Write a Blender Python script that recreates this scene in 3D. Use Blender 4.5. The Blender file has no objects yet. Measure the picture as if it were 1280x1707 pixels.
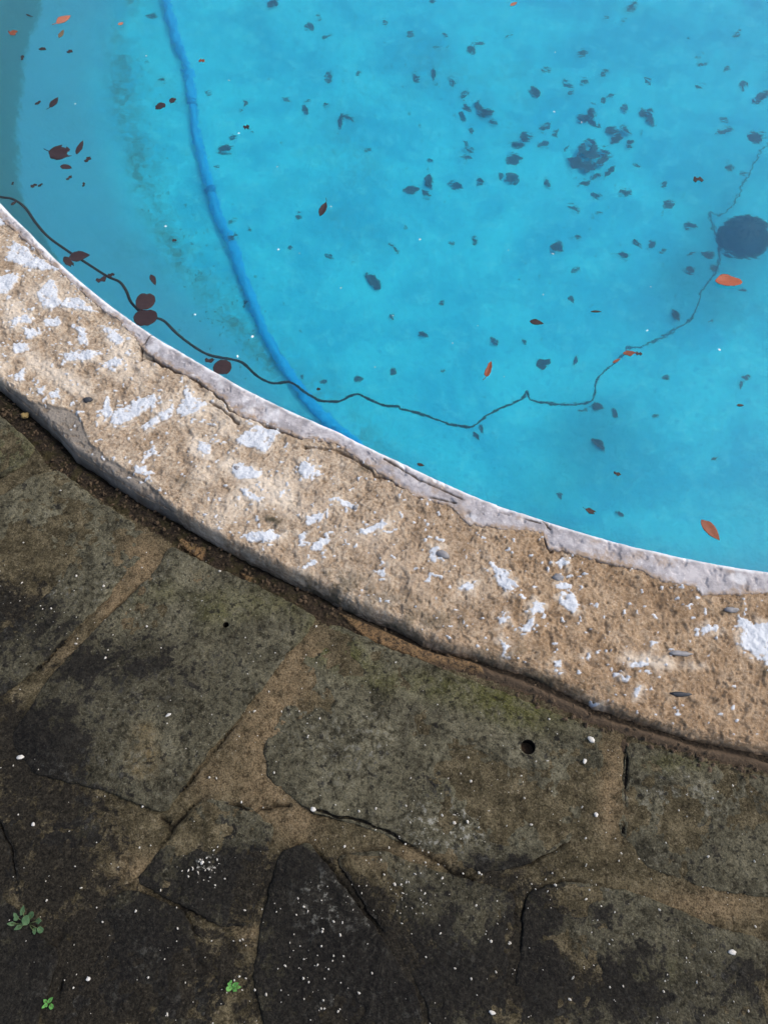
import bpy, math, random
import numpy as np
from mathutils import Vector

# ---------------------------------------------------------------- camera, sky, sun, exposure
SC = bpy.context.scene
COL = SC.collection
TILT = math.radians(28.0)          # away from straight down
CAM_H = 1.45
cam_d = bpy.data.cameras.new('camera'); cam = bpy.data.objects.new('camera', cam_d); COL.objects.link(cam)
cam.location = (0, 0, CAM_H); cam.rotation_euler = (TILT, 0, 0)
cam_d.sensor_fit = 'VERTICAL'; cam_d.sensor_height = 24.0; cam_d.lens = 24.0 * 1280 / 1707
cam_d.clip_start = 0.02; cam_d.clip_end = 500
SC.camera = cam

SUN_EL, SUN_AZ = math.radians(48), math.radians(8)      # azimuth counted from +X
world = bpy.data.worlds.new('World'); SC.world = world; world.use_nodes = True
wn = world.node_tree; wn.nodes.clear()
sky = wn.nodes.new('ShaderNodeTexSky'); sky.sky_type = 'NISHITA'; sky.sun_disc = False
sky.sun_elevation = SUN_EL; sky.sun_rotation = math.radians(90) - SUN_AZ
sky.air_density = 1.0; sky.dust_density = 4.0; sky.ozone_density = 1.0
bg = wn.nodes.new('ShaderNodeBackground'); bg.inputs['Strength'].default_value = 0.12
wo = wn.nodes.new('ShaderNodeOutputWorld')
wn.links.new(sky.outputs[0], bg.inputs[0]); wn.links.new(bg.outputs[0], wo.inputs[0])
sun_d = bpy.data.lights.new('sun', 'SUN'); sun_d.energy = 1.3; sun_d.angle = math.radians(30); sun_d.color = (1, 0.95, 0.88)
sun = bpy.data.objects.new('sun', sun_d); COL.objects.link(sun)
_sd = Vector((math.cos(SUN_EL) * math.cos(SUN_AZ), math.cos(SUN_EL) * math.sin(SUN_AZ), math.sin(SUN_EL)))
sun.rotation_euler = _sd.to_track_quat('Z', 'Y').to_euler(); sun.location = _sd * 20

SC.view_settings.view_transform = 'Standard'; SC.view_settings.look = 'None'
SC.view_settings.exposure = 0.75; SC.view_settings.gamma = 1.0; SC.view_settings.use_curve_mapping = False
SC.render.engine = 'CYCLES'
SC.cycles.max_bounces = 12; SC.cycles.transmission_bounces = 12; SC.cycles.volume_bounces = 4
SC.cycles.use_denoising = True
SC.cycles.sample_clamp_indirect = 6.0

# ---------------------------------------------------------------- numbers of the place
CX, CY, R0 = 1.544, 3.957, 3.415     # centre and radius of the round pool (inner edge of the coping)
ZC = 0.022                            # top of the coping
ZW = -0.060                           # water level
IOR = 1.33
COVE, DEEP, SLOPE = 0.62, 1.42, 0.10  # wall curves in by COVE while it drops by DEEP, then the floor slopes
F = 1280.0; W2, H2 = 640.0, 853.5
rng = np.random.default_rng(7)
random.seed(7)

# ---------------------------------------------------------------- surveying: photo pixel -> point of the place
def rays(p):
    p = np.atleast_2d(np.asarray(p, float))
    u = (p[:, 0] - W2) / F; v = (p[:, 1] - H2) / F
    a = TILT
    d = np.c_[u, np.sin(a) - v * np.cos(a), -(np.cos(a) + v * np.sin(a))]
    return d / np.linalg.norm(d, axis=1)[:, None]

def G(p, z=0.0):
    d = rays(p); t = (z - CAM_H) / d[:, 2]
    return np.array([0, 0, CAM_H]) + d * t[:, None]

def shell_z(x, y):
    i = np.maximum(R0 - np.hypot(x - CX, y - CY), 0)
    k = np.clip(1 - i / COVE, 0, 1)
    return ZW - np.where(i < COVE, DEEP * np.sqrt(1 - k * k), DEEP + SLOPE * np.minimum(i - COVE, 2.6))

def refr(p):
    q = G(p, ZW); d = rays(p)
    e = np.c_[d[:, :2] / IOR, np.zeros(len(d))]; e[:, 2] = -np.sqrt(1 - (e[:, :2] ** 2).sum(1))
    return q, e

def U(p):
    """photo pixel -> point on the pool shell, through the water surface"""
    q, e = refr(p)
    out = q.copy(); t = np.zeros(len(q)); done = np.zeros(len(q), bool)
    for k in range(400):
        t = t + np.where(done, 0, 0.006)
        P = q + e * t[:, None]
        done |= P[:, 2] <= shell_z(P[:, 0], P[:, 1])
    return q + e * t[:, None]

def D(p, depth):
    """photo pixel -> point at a depth under the water surface"""
    q, e = refr(p)
    return q + e * (np.asarray(depth) / -e[:, 2])[:, None]

# ---------------------------------------------------------------- noise
def _h(ix, iy, iz, s):
    n = (ix * 374761393 + iy * 668265263 + iz * 2147483647 + s * 974634577) & 0xffffffff
    n = ((n ^ (n >> 13)) * 1274126177) & 0xffffffff
    n = ((n ^ (n >> 16)) * 2246822519) & 0xffffffff
    return ((n ^ (n >> 15)) & 0xffffff) / float(0xffffff) * 2 - 1

def vn(x, y, z=0.0, f=1.0, s=0):
    x = np.asarray(x, float) * f + 1000.37; y = np.asarray(y, float) * f + 1000.71; z = np.asarray(z, float) * f + 1000.13 + 0 * x
    ix, iy, iz = (np.floor(q).astype(np.int64) for q in (x, y, z))
    fx, fy, fz = x - ix, y - iy, z - iz
    fx, fy, fz = (q * q * q * (q * (q * 6 - 15) + 10) for q in (fx, fy, fz))
    r = 0
    for a in (0, 1):
        for b in (0, 1):
            for c in (0, 1):
                r = r + _h(ix + a, iy + b, iz + c, s) * (fx if a else 1 - fx) * (fy if b else 1 - fy) * (fz if c else 1 - fz)
    return r

def fbm(x, y, z=0.0, f=1.0, o=4, s=0, g=0.5):
    r, a, t = 0, 1.0, 0
    for k in range(o):
        ang = 0.7 * k
        xx = x * math.cos(ang) - y * math.sin(ang); yy = x * math.sin(ang) + y * math.cos(ang)
        r = r + a * vn(xx, yy, z, f * 2 ** k, s + 17 * k); t += a; a *= g
    return r / t

def sst(a, b, x):
    t = np.clip((x - a) / (b - a), 0, 1); return t * t * (3 - 2 * t)

def poly_in(x, y, poly, pad=0.03):
    """signed distance, positive inside; -pad outside the padded box"""
    poly = np.asarray(poly)[:, :2]
    out = np.full(x.shape, -pad)
    lo, hi = poly.min(0) - pad, poly.max(0) + pad
    m = (x > lo[0]) & (x < hi[0]) & (y > lo[1]) & (y < hi[1])
    if not m.any(): return out
    px, py = x[m], y[m]; d = np.full(px.shape, 1e9); ins = np.zeros(px.shape, bool)
    for a, b in zip(poly, np.roll(poly, -1, 0)):
        e = b - a; wx, wy = px - a[0], py - a[1]
        t = np.clip((wx * e[0] + wy * e[1]) / max(e @ e, 1e-12), 0, 1)
        d = np.minimum(d, np.hypot(wx - t * e[0], wy - t * e[1]))
        c = ((a[1] > py) != (b[1] > py)) & (px < (b[0] - a[0]) * (py - a[1]) / (b[1] - a[1] + 1e-15) + a[0])
        ins ^= c
    out[m] = np.where(ins, d, -np.minimum(d, pad)); return out

def line_d(x, y, pts, closed=False, lim=0.2):
    pts = np.asarray(pts)[:, :2]; d = np.full(x.shape, lim)
    for a, b in zip(pts[:-1], pts[1:]):
        m = (x > min(a[0], b[0]) - lim) & (x < max(a[0], b[0]) + lim) & (y > min(a[1], b[1]) - lim) & (y < max(a[1], b[1]) + lim)
        if not m.any(): continue
        e = b - a; wx, wy = x[m] - a[0], y[m] - a[1]
        t = np.clip((wx * e[0] + wy * e[1]) / max(e @ e, 1e-12), 0, 1)
        d[m] = np.minimum(d[m], np.hypot(wx - t * e[0], wy - t * e[1]))
    return d

def blobs(x, y, lst, z=0.0):
    """soft spots given as (px, py, rx, ry, amount) in photo pixels, laid on the plane z"""
    r = np.zeros(x.shape)
    for (a, b, rx, ry, k) in lst:
        c = G((a, b), z)[0]; ex = G((a + rx, b), z)[0] - c; ey = G((a, b + ry), z)[0] - c
        det = ex[0] * ey[1] - ex[1] * ey[0]
        dx, dy = x - c[0], y - c[1]
        u = (dx * ey[1] - dy * ey[0]) / det; v = (ex[0] * dy - ex[1] * dx) / det
        r = r + k * np.exp(-(u * u + v * v))
    return r

# ---------------------------------------------------------------- meshes
def link(o, parent=None):
    COL.objects.link(o)
    if parent is not None: o.parent = parent
    return o

def tag(o, label=None, cat=None, group=None, kind=None):
    if label: o['label'] = label
    if cat: o['category'] = cat
    if group: o['group'] = group
    if kind: o['kind'] = kind
    return o

def empty(name, loc=(0, 0, 0)):
    o = bpy.data.objects.new(name, None); o.location = loc; o.empty_display_size = 0.05
    return link(o)

def mesh_np(name, V, Fq, mat, parent=None, smooth=True, attrs=None, tris=None):
    V = np.asarray(V, np.float32).reshape(-1, 3); Fq = np.asarray(Fq, np.int32).reshape(-1, 4)
    me = bpy.data.meshes.new(name)
    nt = 0 if tris is None else len(tris)
    me.vertices.add(len(V)); me.vertices.foreach_set('co', V.ravel())
    idx = Fq.ravel(); st = np.arange(0, len(Fq) * 4, 4); tot = np.full(len(Fq), 4)
    if nt:
        tris = np.asarray(tris, np.int32); st = np.r_[st, len(idx) + np.arange(0, nt * 3, 3)]
        idx = np.r_[idx, tris.ravel()]; tot = np.r_[tot, np.full(nt, 3)]
    me.loops.add(len(idx)); me.loops.foreach_set('vertex_index', idx.astype(np.int32))
    me.polygons.add(len(st)); me.polygons.foreach_set('loop_start', st.astype(np.int32)); me.polygons.foreach_set('loop_total', tot.astype(np.int32))
    me.polygons.foreach_set('use_smooth', np.full(len(st), smooth))
    me.update(calc_edges=True)
    for k, a in (attrs or {}).items():
        at = me.attributes.new(k, 'FLOAT_COLOR', 'POINT')
        c = np.ones((len(V), 4), np.float32); a = np.asarray(a, np.float32).reshape(len(V), -1); c[:, :a.shape[1]] = a
        at.data.foreach_set('color', c.ravel())
    me.materials.append(mat)
    return link(bpy.data.objects.new(name, me), parent)

def grid_faces(nu, nv, wrap_u=False, wrap_v=False):
    i = np.arange(nu if wrap_u else nu - 1); j = np.arange(nv if wrap_v else nv - 1)
    I, J = np.meshgrid(i, j, indexing='ij'); I2, J2 = (I + 1) % nu, (J + 1) % nv
    return np.stack([I * nv + J, I2 * nv + J, I2 * nv + J2, I * nv + J2], -1).reshape(-1, 4)

def catmull(P, step):
    P = np.asarray(P, float); Q = np.vstack([2 * P[0] - P[1], P, 2 * P[-1] - P[-2]]); out = []
    for k in range(1, len(Q) - 2):
        a, b, c, d = Q[k - 1:k + 3]; n = max(2, int(np.linalg.norm(c - b) / step))
        t = np.linspace(0, 1, n, endpoint=False)[:, None]
        out.append(0.5 * (2 * b + (c - a) * t + (2 * a - 5 * b + 4 * c - d) * t ** 2 + (3 * b - a - 3 * c + d) * t ** 3))
    out.append(P[-1:]); return np.vstack(out)

def tube(P, rad, ns=10, up=(0, 0, 1)):
    P = np.asarray(P, float); n = len(P); T = np.gradient(P, axis=0); T /= np.linalg.norm(T, axis=1)[:, None] + 1e-12
    S = np.cross(T, np.array(up, float)); S /= np.linalg.norm(S, axis=1)[:, None] + 1e-9; N = np.cross(S, T)
    a = np.arange(ns) / ns * 2 * np.pi; rad = np.broadcast_to(np.asarray(rad, float), (n,))
    V = P[:, None] + rad[:, None, None] * (S[:, None] * np.cos(a)[None, :, None] + N[:, None] * np.sin(a)[None, :, None])
    Fq = grid_faces(n, ns, wrap_v=True)
    V = V.reshape(-1, 3); c0, c1 = len(V), len(V) + 1
    V = np.vstack([V, P[:1], P[-1:]])
    k = np.arange(ns); k2 = (k + 1) % ns
    tr = np.vstack([np.c_[np.full(ns, c0), k, k2], np.c_[np.full(ns, c1), (n - 1) * ns + k2, (n - 1) * ns + k]])
    return V, Fq, tr

# ---------------------------------------------------------------- materials
class M:
    def __init__(s, name, rough=0.8, spec=0.3):
        s.m = bpy.data.materials.new(name); s.m.use_nodes = True; s.t = s.m.node_tree
        s.b = s.t.nodes['Principled BSDF']; s.b.inputs['Roughness'].default_value = rough
        s.b.inputs['Specular IOR Level'].default_value = spec
        g = s.t.nodes.new('ShaderNodeNewGeometry'); s.pos = g.outputs['Position']; s.geo = g
    def n(s, t, **kw):
        x = s.t.nodes.new(t)
        for k, v in kw.items():
            if hasattr(x, k) and k not in x.inputs: setattr(x, k, v)
            else: x.inputs[k].default_value = v
        return x
    def l(s, a, b): s.t.links.new(a, b)
    def noise(s, scale, detail=4, rough=0.55, dist=0.0, vec=None):
        x = s.n('ShaderNodeTexNoise'); x.inputs['Scale'].default_value = scale; x.inputs['Detail'].default_value = detail
        x.inputs['Roughness'].default_value = rough; x.inputs['Distortion'].default_value = dist
        s.l(vec or s.pos, x.inputs['Vector']); return x.outputs['Fac']
    def ramp(s, fac, stops):
        x = s.n('ShaderNodeValToRGB'); e = x.color_ramp.elements
        while len(e) < len(stops): e.new(0.5)
        for q, (p, c) in zip(e, stops):
            q.position = p; q.color = (*c, 1) if len(c) == 3 else c
        s.l(fac, x.inputs[0]); return x.outputs[0]
    def step(s, fac, a, b):
        x = s.n('ShaderNodeMapRange'); x.interpolation_type = 'SMOOTHSTEP'
        x.inputs[1].default_value = a; x.inputs[2].default_value = b; s.l(fac, x.inputs[0]); return x.outputs[0]
    def mix(s, f, a, b, mode='MIX'):
        x = s.n('ShaderNodeMix'); x.data_type = 'RGBA'; x.blend_type = mode
        for v, k in ((f, 0), (a, 6), (b, 7)):
            if isinstance(v, (int, float)): x.inputs[k].default_value = v
            elif isinstance(v, tuple): x.inputs[k].default_value = (*v, 1)
            else: s.l(v, x.inputs[k])
        return x.outputs[2]
    def math(s, op, a, b=0.0):
        x = s.n('ShaderNodeMath'); x.operation = op
        for v, k in ((a, 0), (b, 1)):
            if isinstance(v, (int, float)): x.inputs[k].default_value = v
            else: s.l(v, x.inputs[k])
        return x.outputs[0]
    def attr(s, name):
        x = s.n('ShaderNodeAttribute'); x.attribute_name = name
        y = s.n('ShaderNodeSeparateColor'); s.l(x.outputs['Color'], y.inputs[0]); return y.outputs[0], y.outputs[1], y.outputs[2], x.outputs['Alpha']
    def bump(s, h, dist, strength=1.0, prev=None):
        x = s.n('ShaderNodeBump'); x.inputs['Distance'].default_value = dist; x.inputs['Strength'].default_value = strength
        s.l(h, x.inputs['Height'])
        if prev is not None: s.l(prev, x.inputs['Normal'])
        return x.outputs[0]
    def out(s, col, normal=None, rough=None):
        if isinstance(col, tuple): s.b.inputs['Base Color'].default_value = (*col, 1)
        else: s.l(col, s.b.inputs['Base Color'])
        if normal is not None: s.l(normal, s.b.inputs['Normal'])
        if rough is not None: s.l(rough, s.b.inputs['Roughness'])
        return s.m

def mat_concrete():
    m = M('coping_concrete', 0.9, 0.2)
    paint, cream, grime_shade, rend = m.attr('mask'); deep, brown, _, _ = m.attr('mask2')
    n1, n2, n3 = m.noise(22, 5, 0.65), m.noise(160, 4, 0.7), m.noise(420, 3, 0.6)
    c = m.ramp(n1, [(0.28, (0.27, 0.205, 0.140)), (0.45, (0.375, 0.30, 0.22)), (0.60, (0.46, 0.385, 0.295)), (0.75, (0.54, 0.47, 0.385))])
    c = m.mix(brown, c, m.mix(0.6, c, (0.66, 0.52, 0.36), 'MULTIPLY'))
    c = m.mix(m.step(n2, 0.35, 0.62), m.mix(1.0, c, (0.66, 0.60, 0.54), 'MULTIPLY'), c)
    c = m.mix(m.step(n3, 0.62, 0.74), c, (0.52, 0.47, 0.40))
    c = m.mix(m.math('MULTIPLY', cream, 0.85), c, m.mix(n2, (0.50, 0.42, 0.32), (0.66, 0.60, 0.52)))
    c = m.mix(rend, c, m.mix(n1, (0.10, 0.086, 0.068), (0.30, 0.27, 0.235)))
    c = m.mix(m.math('MULTIPLY', deep, 0.8), c, m.mix(n2, (0.085, 0.055, 0.034), (0.19, 0.135, 0.088)))
    c = m.mix(grime_shade, c, m.mix(n2, (0.02, 0.018, 0.014), (0.09, 0.08, 0.05)))
    pc = m.mix(m.noise(60, 4), (0.42, 0.46, 0.51), (0.63, 0.66, 0.70))
    c = m.mix(paint, c, pc)
    b = m.bump(n3, 0.0015, 0.8); b = m.bump(n2, 0.003, 0.8, b)
    return m.out(c, b)

def mat_plaster():
    m = M('lip_plaster', 0.75, 0.3)
    white, dirt, crack, _ = m.attr('mask')
    n1, n2, n3 = m.noise(26, 5, 0.65), m.noise(130, 4, 0.7), m.noise(420, 3)
    c = m.mix(m.step(n1, 0.35, 0.65), (0.24, 0.228, 0.238), (0.41, 0.395, 0.41))
    c = m.mix(m.step(n2, 0.55, 0.75), c, (0.55, 0.53, 0.55))
    c = m.mix(m.math('MULTIPLY', dirt, m.step(n2, 0.25, 0.6)), c, (0.27, 0.20, 0.14))
    c = m.mix(white, c, m.mix(n2, (0.50, 0.51, 0.54), (0.74, 0.75, 0.77)))
    c = m.mix(crack, c, (0.06, 0.045, 0.035))
    return m.out(c, m.bump(n2, 0.002, 0.6, m.bump(n3, 0.001, 0.5)))

def mat_slab():
    m = M('flagstone', 0.8, 0.10)
    dark, ochre, green, lime = m.attr('mask')
    tone, _, _, _ = m.attr('mask2')
    n1, n2, n3, n4 = m.noise(9, 6, 0.65, 0.4), m.noise(80, 5, 0.72), m.noise(330, 3, 0.65), m.noise(34, 6, 0.68, 0.5)
    n5, n6 = m.noise(15, 8, 0.70, 0.5), m.noise(150, 4, 0.7)
    c = m.ramp(n5, [(0.30, (0.017, 0.016, 0.011)), (0.42, (0.055, 0.052, 0.037)), (0.55, (0.105, 0.100, 0.072)), (0.70, (0.185, 0.176, 0.132))])
    c = m.mix(1.0, c, m.mix(tone, (0.58, 0.56, 0.52), (1.32, 1.29, 1.18)), 'MULTIPLY')
    c = m.mix(m.math('MULTIPLY', m.math('MULTIPLY', green, 0.78), m.step(n4, 0.25, 0.6)), c, m.mix(n2, (0.050, 0.054, 0.012), (0.130, 0.128, 0.036)))
    c = m.mix(m.math('MULTIPLY', m.math('MULTIPLY', ochre, 0.75), m.step(n4, 0.3, 0.6)), c, m.mix(n2, (0.075, 0.055, 0.022), (0.19, 0.14, 0.068)))
    # pale and dark mottling of the weathered face
    c = m.mix(m.math('MULTIPLY', m.step(n6, 0.52, 0.70), 0.5), c, m.mix(n1, (0.15, 0.142, 0.095), (0.28, 0.265, 0.20)))
    c = m.mix(m.math('MULTIPLY', m.step(n2, 0.52, 0.36), 0.85), c, m.mix(1.0, c, (0.24, 0.235, 0.22), 'MULTIPLY'))
    # black lichen and painted shade: ragged patches, breaking up into spots at their edges
    dk = m.math('ADD', dark, m.math('MULTIPLY', m.math('SUBTRACT', n5, 0.5), 2.3)); dk = m.math('ADD', dk, m.math('MULTIPLY', m.math('SUBTRACT', n2, 0.5), 1.4))
    dk = m.step(dk, 0.36, 0.66)
    c = m.mix(m.math('MULTIPLY', dk, 0.93), c, m.mix(m.step(n6, 0.35, 0.70), m.mix(n4, (0.0015, 0.0016, 0.0024), (0.008, 0.0075, 0.007)), m.mix(n4, (0.008, 0.008, 0.009), (0.030, 0.027, 0.022))))
    sp = m.step(m.noise(58, 3, 0.6), 0.60, 0.67)
    c = m.mix(m.math('MULTIPLY', sp, 0.8), c, m.mix(n3, (0.004, 0.004, 0.005), (0.022, 0.021, 0.018)))
    c = m.mix(m.step(n3, 0.36, 0.60), m.mix(1.0, c, (0.60, 0.60, 0.60), 'MULTIPLY'), c)
    c = m.mix(m.math('MULTIPLY', m.step(n3, 0.67, 0.75), 0.35), c, (0.24, 0.22, 0.17))
    c = m.mix(m.math('MULTIPLY', lime, m.step(n2, 0.52, 0.66)), c, (0.36, 0.36, 0.32))
    b = m.bump(n3, 0.0018, 0.9); b = m.bump(n2, 0.004, 1.0, b); b = m.bump(n4, 0.007, 0.8, b)
    return m.out(c, b)

def mat_mortar():
    m = M('mortar', 0.9, 0.12)
    dark, ochre, gap, _ = m.attr('mask')
    n1, n2, n3 = m.noise(30, 6, 0.68), m.noise(80, 5, 0.72), m.noise(330, 3, 0.65)
    n5, n6 = m.noise(19, 8, 0.74, 0.3), m.noise(150, 4, 0.7)
    c = m.ramp(n1, [(0.3, (0.026, 0.022, 0.012)), (0.5, (0.072, 0.060, 0.034)), (0.72, (0.16, 0.134, 0.082))])
    c = m.mix(m.math('MULTIPLY', ochre, m.step(n1, 0.25, 0.55)), c, m.mix(n2, (0.125, 0.088, 0.046), (0.255, 0.190, 0.115)))
    c = m.mix(m.math('MULTIPLY', m.step(n6, 0.54, 0.70), 0.45), c, (0.25, 0.215, 0.15))
    c = m.mix(m.math('MULTIPLY', m.step(n2, 0.50, 0.34), 0.8), c, m.mix(1.0, c, (0.28, 0.26, 0.24), 'MULTIPLY'))
    dk = m.math('ADD', dark, m.math('MULTIPLY', m.math('SUBTRACT', n5, 0.5), 2.3)); dk = m.math('ADD', dk, m.math('MULTIPLY', m.math('SUBTRACT', n2, 0.5), 1.4))
    dk = m.step(dk, 0.36, 0.66)
    c = m.mix(m.math('MULTIPLY', dk, 0.92), c, m.mix(m.step(n6, 0.3, 0.72), (0.003, 0.003, 0.003), (0.026, 0.023, 0.018)))
    c = m.mix(m.math('MULTIPLY', gap, 0.85), c, (0.006, 0.005, 0.004))
    c = m.mix(m.step(n3, 0.36, 0.58), m.mix(1.0, c, (0.45, 0.44, 0.42), 'MULTIPLY'), c)
    c = m.mix(m.math('MULTIPLY', m.step(n3, 0.67, 0.74), 0.4), c, (0.27, 0.23, 0.17))
    return m.out(c, m.bump(n2, 0.004, 1.0, m.bump(n3, 0.0016, 0.8)))

def mat_soil():
    m = M('soil', 0.9, 0.2)
    ochre, mort, moss, _ = m.attr('mask')
    n1, n2, n3 = m.noise(40, 5, 0.65), m.noise(150, 4, 0.75), m.noise(420, 3)
    c = m.ramp(n2, [(0.3, (0.006, 0.005, 0.004)), (0.5, (0.022, 0.016, 0.011)), (0.70, (0.070, 0.052, 0.034))])
    c = m.mix(mort, c, m.mix(n2, (0.050, 0.034, 0.021), (0.155, 0.112, 0.074)))
    c = m.mix(m.math('MULTIPLY', ochre, m.step(n2, 0.36, 0.58)), c, m.mix(n1, (0.12, 0.075, 0.036), (0.30, 0.19, 0.095)))
    c = m.mix(m.math('MULTIPLY', moss, m.step(n1, 0.45, 0.6)), c, (0.045, 0.040, 0.014))
    return m.out(c, m.bump(n2, 0.005, 1.0, m.bump(n3, 0.002, 0.8)))

def mat_shell():
    m = M('pool_paint', 0.7, 0.2)
    dirt, band, grey_tone, teal_shade = m.attr('mask')
    n1, n2, n3, n4, n5 = m.noise(2.4, 5, 0.6, 0.6), m.noise(14, 6, 0.7), m.noise(48, 5, 0.7), m.noise(120, 3, 0.6), m.noise(22, 8, 0.75, 0.8)
    c = m.mix(m.step(n1, 0.34, 0.66), (0.055, 0.57, 0.77), (0.11, 0.81, 0.94))
    c = m.mix(m.math('MULTIPLY', m.step(n2, 0.48, 0.70), 0.4), c, (0.30, 0.95, 0.99))
    c = m.mix(m.math('MULTIPLY', m.step(n3, 0.52, 0.70), 0.62), c, (0.05, 0.50, 0.72))
    c = m.mix(m.math('MULTIPLY', teal_shade, 0.8), c, m.mix(n2, (0.04, 0.32, 0.40), (0.07, 0.44, 0.52)))
    c = m.mix(grey_tone, c, m.mix(n2, (0.15, 0.38, 0.49), (0.20, 0.45, 0.56)))
    c = m.mix(band, c, m.mix(n2, (0.10, 0.22, 0.22), (0.15, 0.27, 0.27)))
    d = m.math('MULTIPLY', dirt, m.step(n5, 0.34, 0.66))
    c = m.mix(d, c, m.mix(n4, (0.08, 0.17, 0.15), (0.18, 0.30, 0.27)))
    c = m.mix(m.math('MULTIPLY', m.step(n4, 0.64, 0.72), 0.6), c, (0.05, 0.24, 0.33))
    return m.out(c, m.bump(n3, 0.02, 0.5, m.bump(n2, 0.03, 0.5)))

def mat_water():
    m = bpy.data.materials.new('water'); m.use_nodes = True; t = m.node_tree; t.nodes.clear()
    g = t.nodes.new('ShaderNodeBsdfGlass'); g.inputs['IOR'].default_value = IOR; g.inputs['Roughness'].default_value = 0.066
    g.inputs['Color'].default_value = (1, 1, 1, 1)
    n = t.nodes.new('ShaderNodeTexNoise'); n.inputs['Scale'].default_value = 9; n.inputs['Detail'].default_value = 3
    p = t.nodes.new('ShaderNodeNewGeometry'); t.links.new(p.outputs['Position'], n.inputs['Vector'])
    b = t.nodes.new('ShaderNodeBump'); b.inputs['Distance'].default_value = 0.006; b.inputs['Strength'].default_value = 0.3
    t.links.new(n.outputs['Fac'], b.inputs['Height'])
    n2 = t.nodes.new('ShaderNodeTexNoise'); n2.inputs['Scale'].default_value = 42; n2.inputs['Detail'].default_value = 2; t.links.new(p.outputs['Position'], n2.inputs['Vector'])
    b2 = t.nodes.new('ShaderNodeBump'); b2.inputs['Distance'].default_value = 0.0012; b2.inputs['Strength'].default_value = 0.16
    t.links.new(n2.outputs['Fac'], b2.inputs['Height']); t.links.new(b.outputs[0], b2.inputs['Normal']); t.links.new(b2.outputs[0], g.inputs['Normal'])
    va = t.nodes.new('ShaderNodeVolumeAbsorption'); va.inputs['Color'].default_value = (0.12, 0.89, 0.995, 1); va.inputs['Density'].default_value = 0.42
    vs = t.nodes.new('ShaderNodeVolumeScatter'); vs.inputs['Color'].default_value = (0.22, 0.62, 1.0, 1); vs.inputs['Density'].default_value = 0.17
    vs.inputs['Anisotropy'].default_value = 0.2
    ad = t.nodes.new('ShaderNodeAddShader'); t.links.new(va.outputs[0], ad.inputs[0]); t.links.new(vs.outputs[0], ad.inputs[1])
    o = t.nodes.new('ShaderNodeOutputMaterial'); t.links.new(g.outputs[0], o.inputs['Surface']); t.links.new(ad.outputs[0], o.inputs['Volume'])
    return m

def mat_leaf(name, a, b, rough=0.55):
    m = M(name, rough, 0.35)
    oi = m.n('ShaderNodeObjectInfo')
    n1, n2 = m.noise(90, 4), m.noise(320, 3)
    c = m.mix(n1, a, b); c = m.mix(m.math('MULTIPLY', oi.outputs['Random'], 0.5), c, m.mix(1.0, c, (0.5, 0.45, 0.5), 'MULTIPLY'))
    c = m.mix(m.step(n2, 0.58, 0.72), c, m.mix(1.0, c, (0.35, 0.3, 0.3), 'MULTIPLY'))
    return m.out(c, m.bump(n2, 0.0008, 0.5))

def mat_plain(name, a, b, scale=80, rough=0.6, bump=0.001, spec=0.3):
    m = M(name, rough, spec); n1, n2 = m.noise(scale, 4), m.noise(scale * 4, 3)
    return m.out(m.mix(n1, a, b), m.bump(n2, bump, 0.7))

MC, MP, MS, MM, MSO, MSH, MW = mat_concrete(), mat_plaster(), mat_slab(), mat_mortar(), mat_soil(), mat_shell(), mat_water()
LM = {'m': mat_leaf('leaf_maroon', (0.021, 0.012, 0.013), (0.046, 0.025, 0.026)),
      'r': mat_leaf('leaf_rust', (0.14, 0.035, 0.015), (0.26, 0.075, 0.03)),
      'o': mat_leaf('leaf_orange', (0.34, 0.115, 0.06), (0.47, 0.19, 0.11)),
      'd': mat_leaf('leaf_dark', (0.018, 0.011, 0.010), (0.045, 0.025, 0.022)),
      'k': mat_leaf('leaf_sodden', (0.045, 0.034, 0.030), (0.115, 0.085, 0.068)),
      'q': mat_leaf('leaf_red_orange', (0.30, 0.070, 0.028), (0.44, 0.115, 0.045)),
      't': mat_leaf('leaf_olive', (0.12, 0.095, 0.045), (0.20, 0.15, 0.08))}
M_HOSE = mat_plain('hose_blue', (0.006, 0.38, 0.76), (0.010, 0.46, 0.86), 40, 0.45)
M_CABLE = mat_plain('cable_rubber', (0.012, 0.012, 0.013), (0.030, 0.030, 0.032), 60, 0.5)
M_DRAIN = mat_plain('drain_plastic', (0.020, 0.026, 0.030), (0.045, 0.055, 0.06), 60, 0.6)
M_WEED = mat_plain('weed_green', (0.06, 0.20, 0.035), (0.11, 0.31, 0.07), 200, 0.5)
M_WEED_D = mat_plain('weed_dull', (0.035, 0.085, 0.035), (0.07, 0.13, 0.055), 200, 0.6)
M_STEM = mat_plain('weed_stem', (0.05, 0.09, 0.03), (0.09, 0.10, 0.04), 200, 0.6)
M_WHITE = mat_plain('white_stone', (0.32, 0.31, 0.28), (0.66, 0.65, 0.62), 160, 0.8)
M_GREYST = mat_plain('grey_stone', (0.13, 0.13, 0.14), (0.30, 0.30, 0.31), 120, 0.5)
M_SLATE = mat_plain('dark_slate', (0.020, 0.024, 0.032), (0.05, 0.055, 0.065), 120, 0.45)
M_GRIT = mat_plain('grit', (0.24, 0.22, 0.18), (0.62, 0.60, 0.55), 35, 0.8)
M_CRUMB = mat_plain('crumb', (0.015, 0.012, 0.008), (0.13, 0.09, 0.055), 45, 0.9)
M_SILT = mat_plain('silt', (0.05, 0.06, 0.04), (0.14, 0.15, 0.10), 60, 0.9)
M_GLINT = mat_plain('foam_glint', (0.75, 0.78, 0.80), (0.88, 0.9, 0.9), 60, 0.3)
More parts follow.
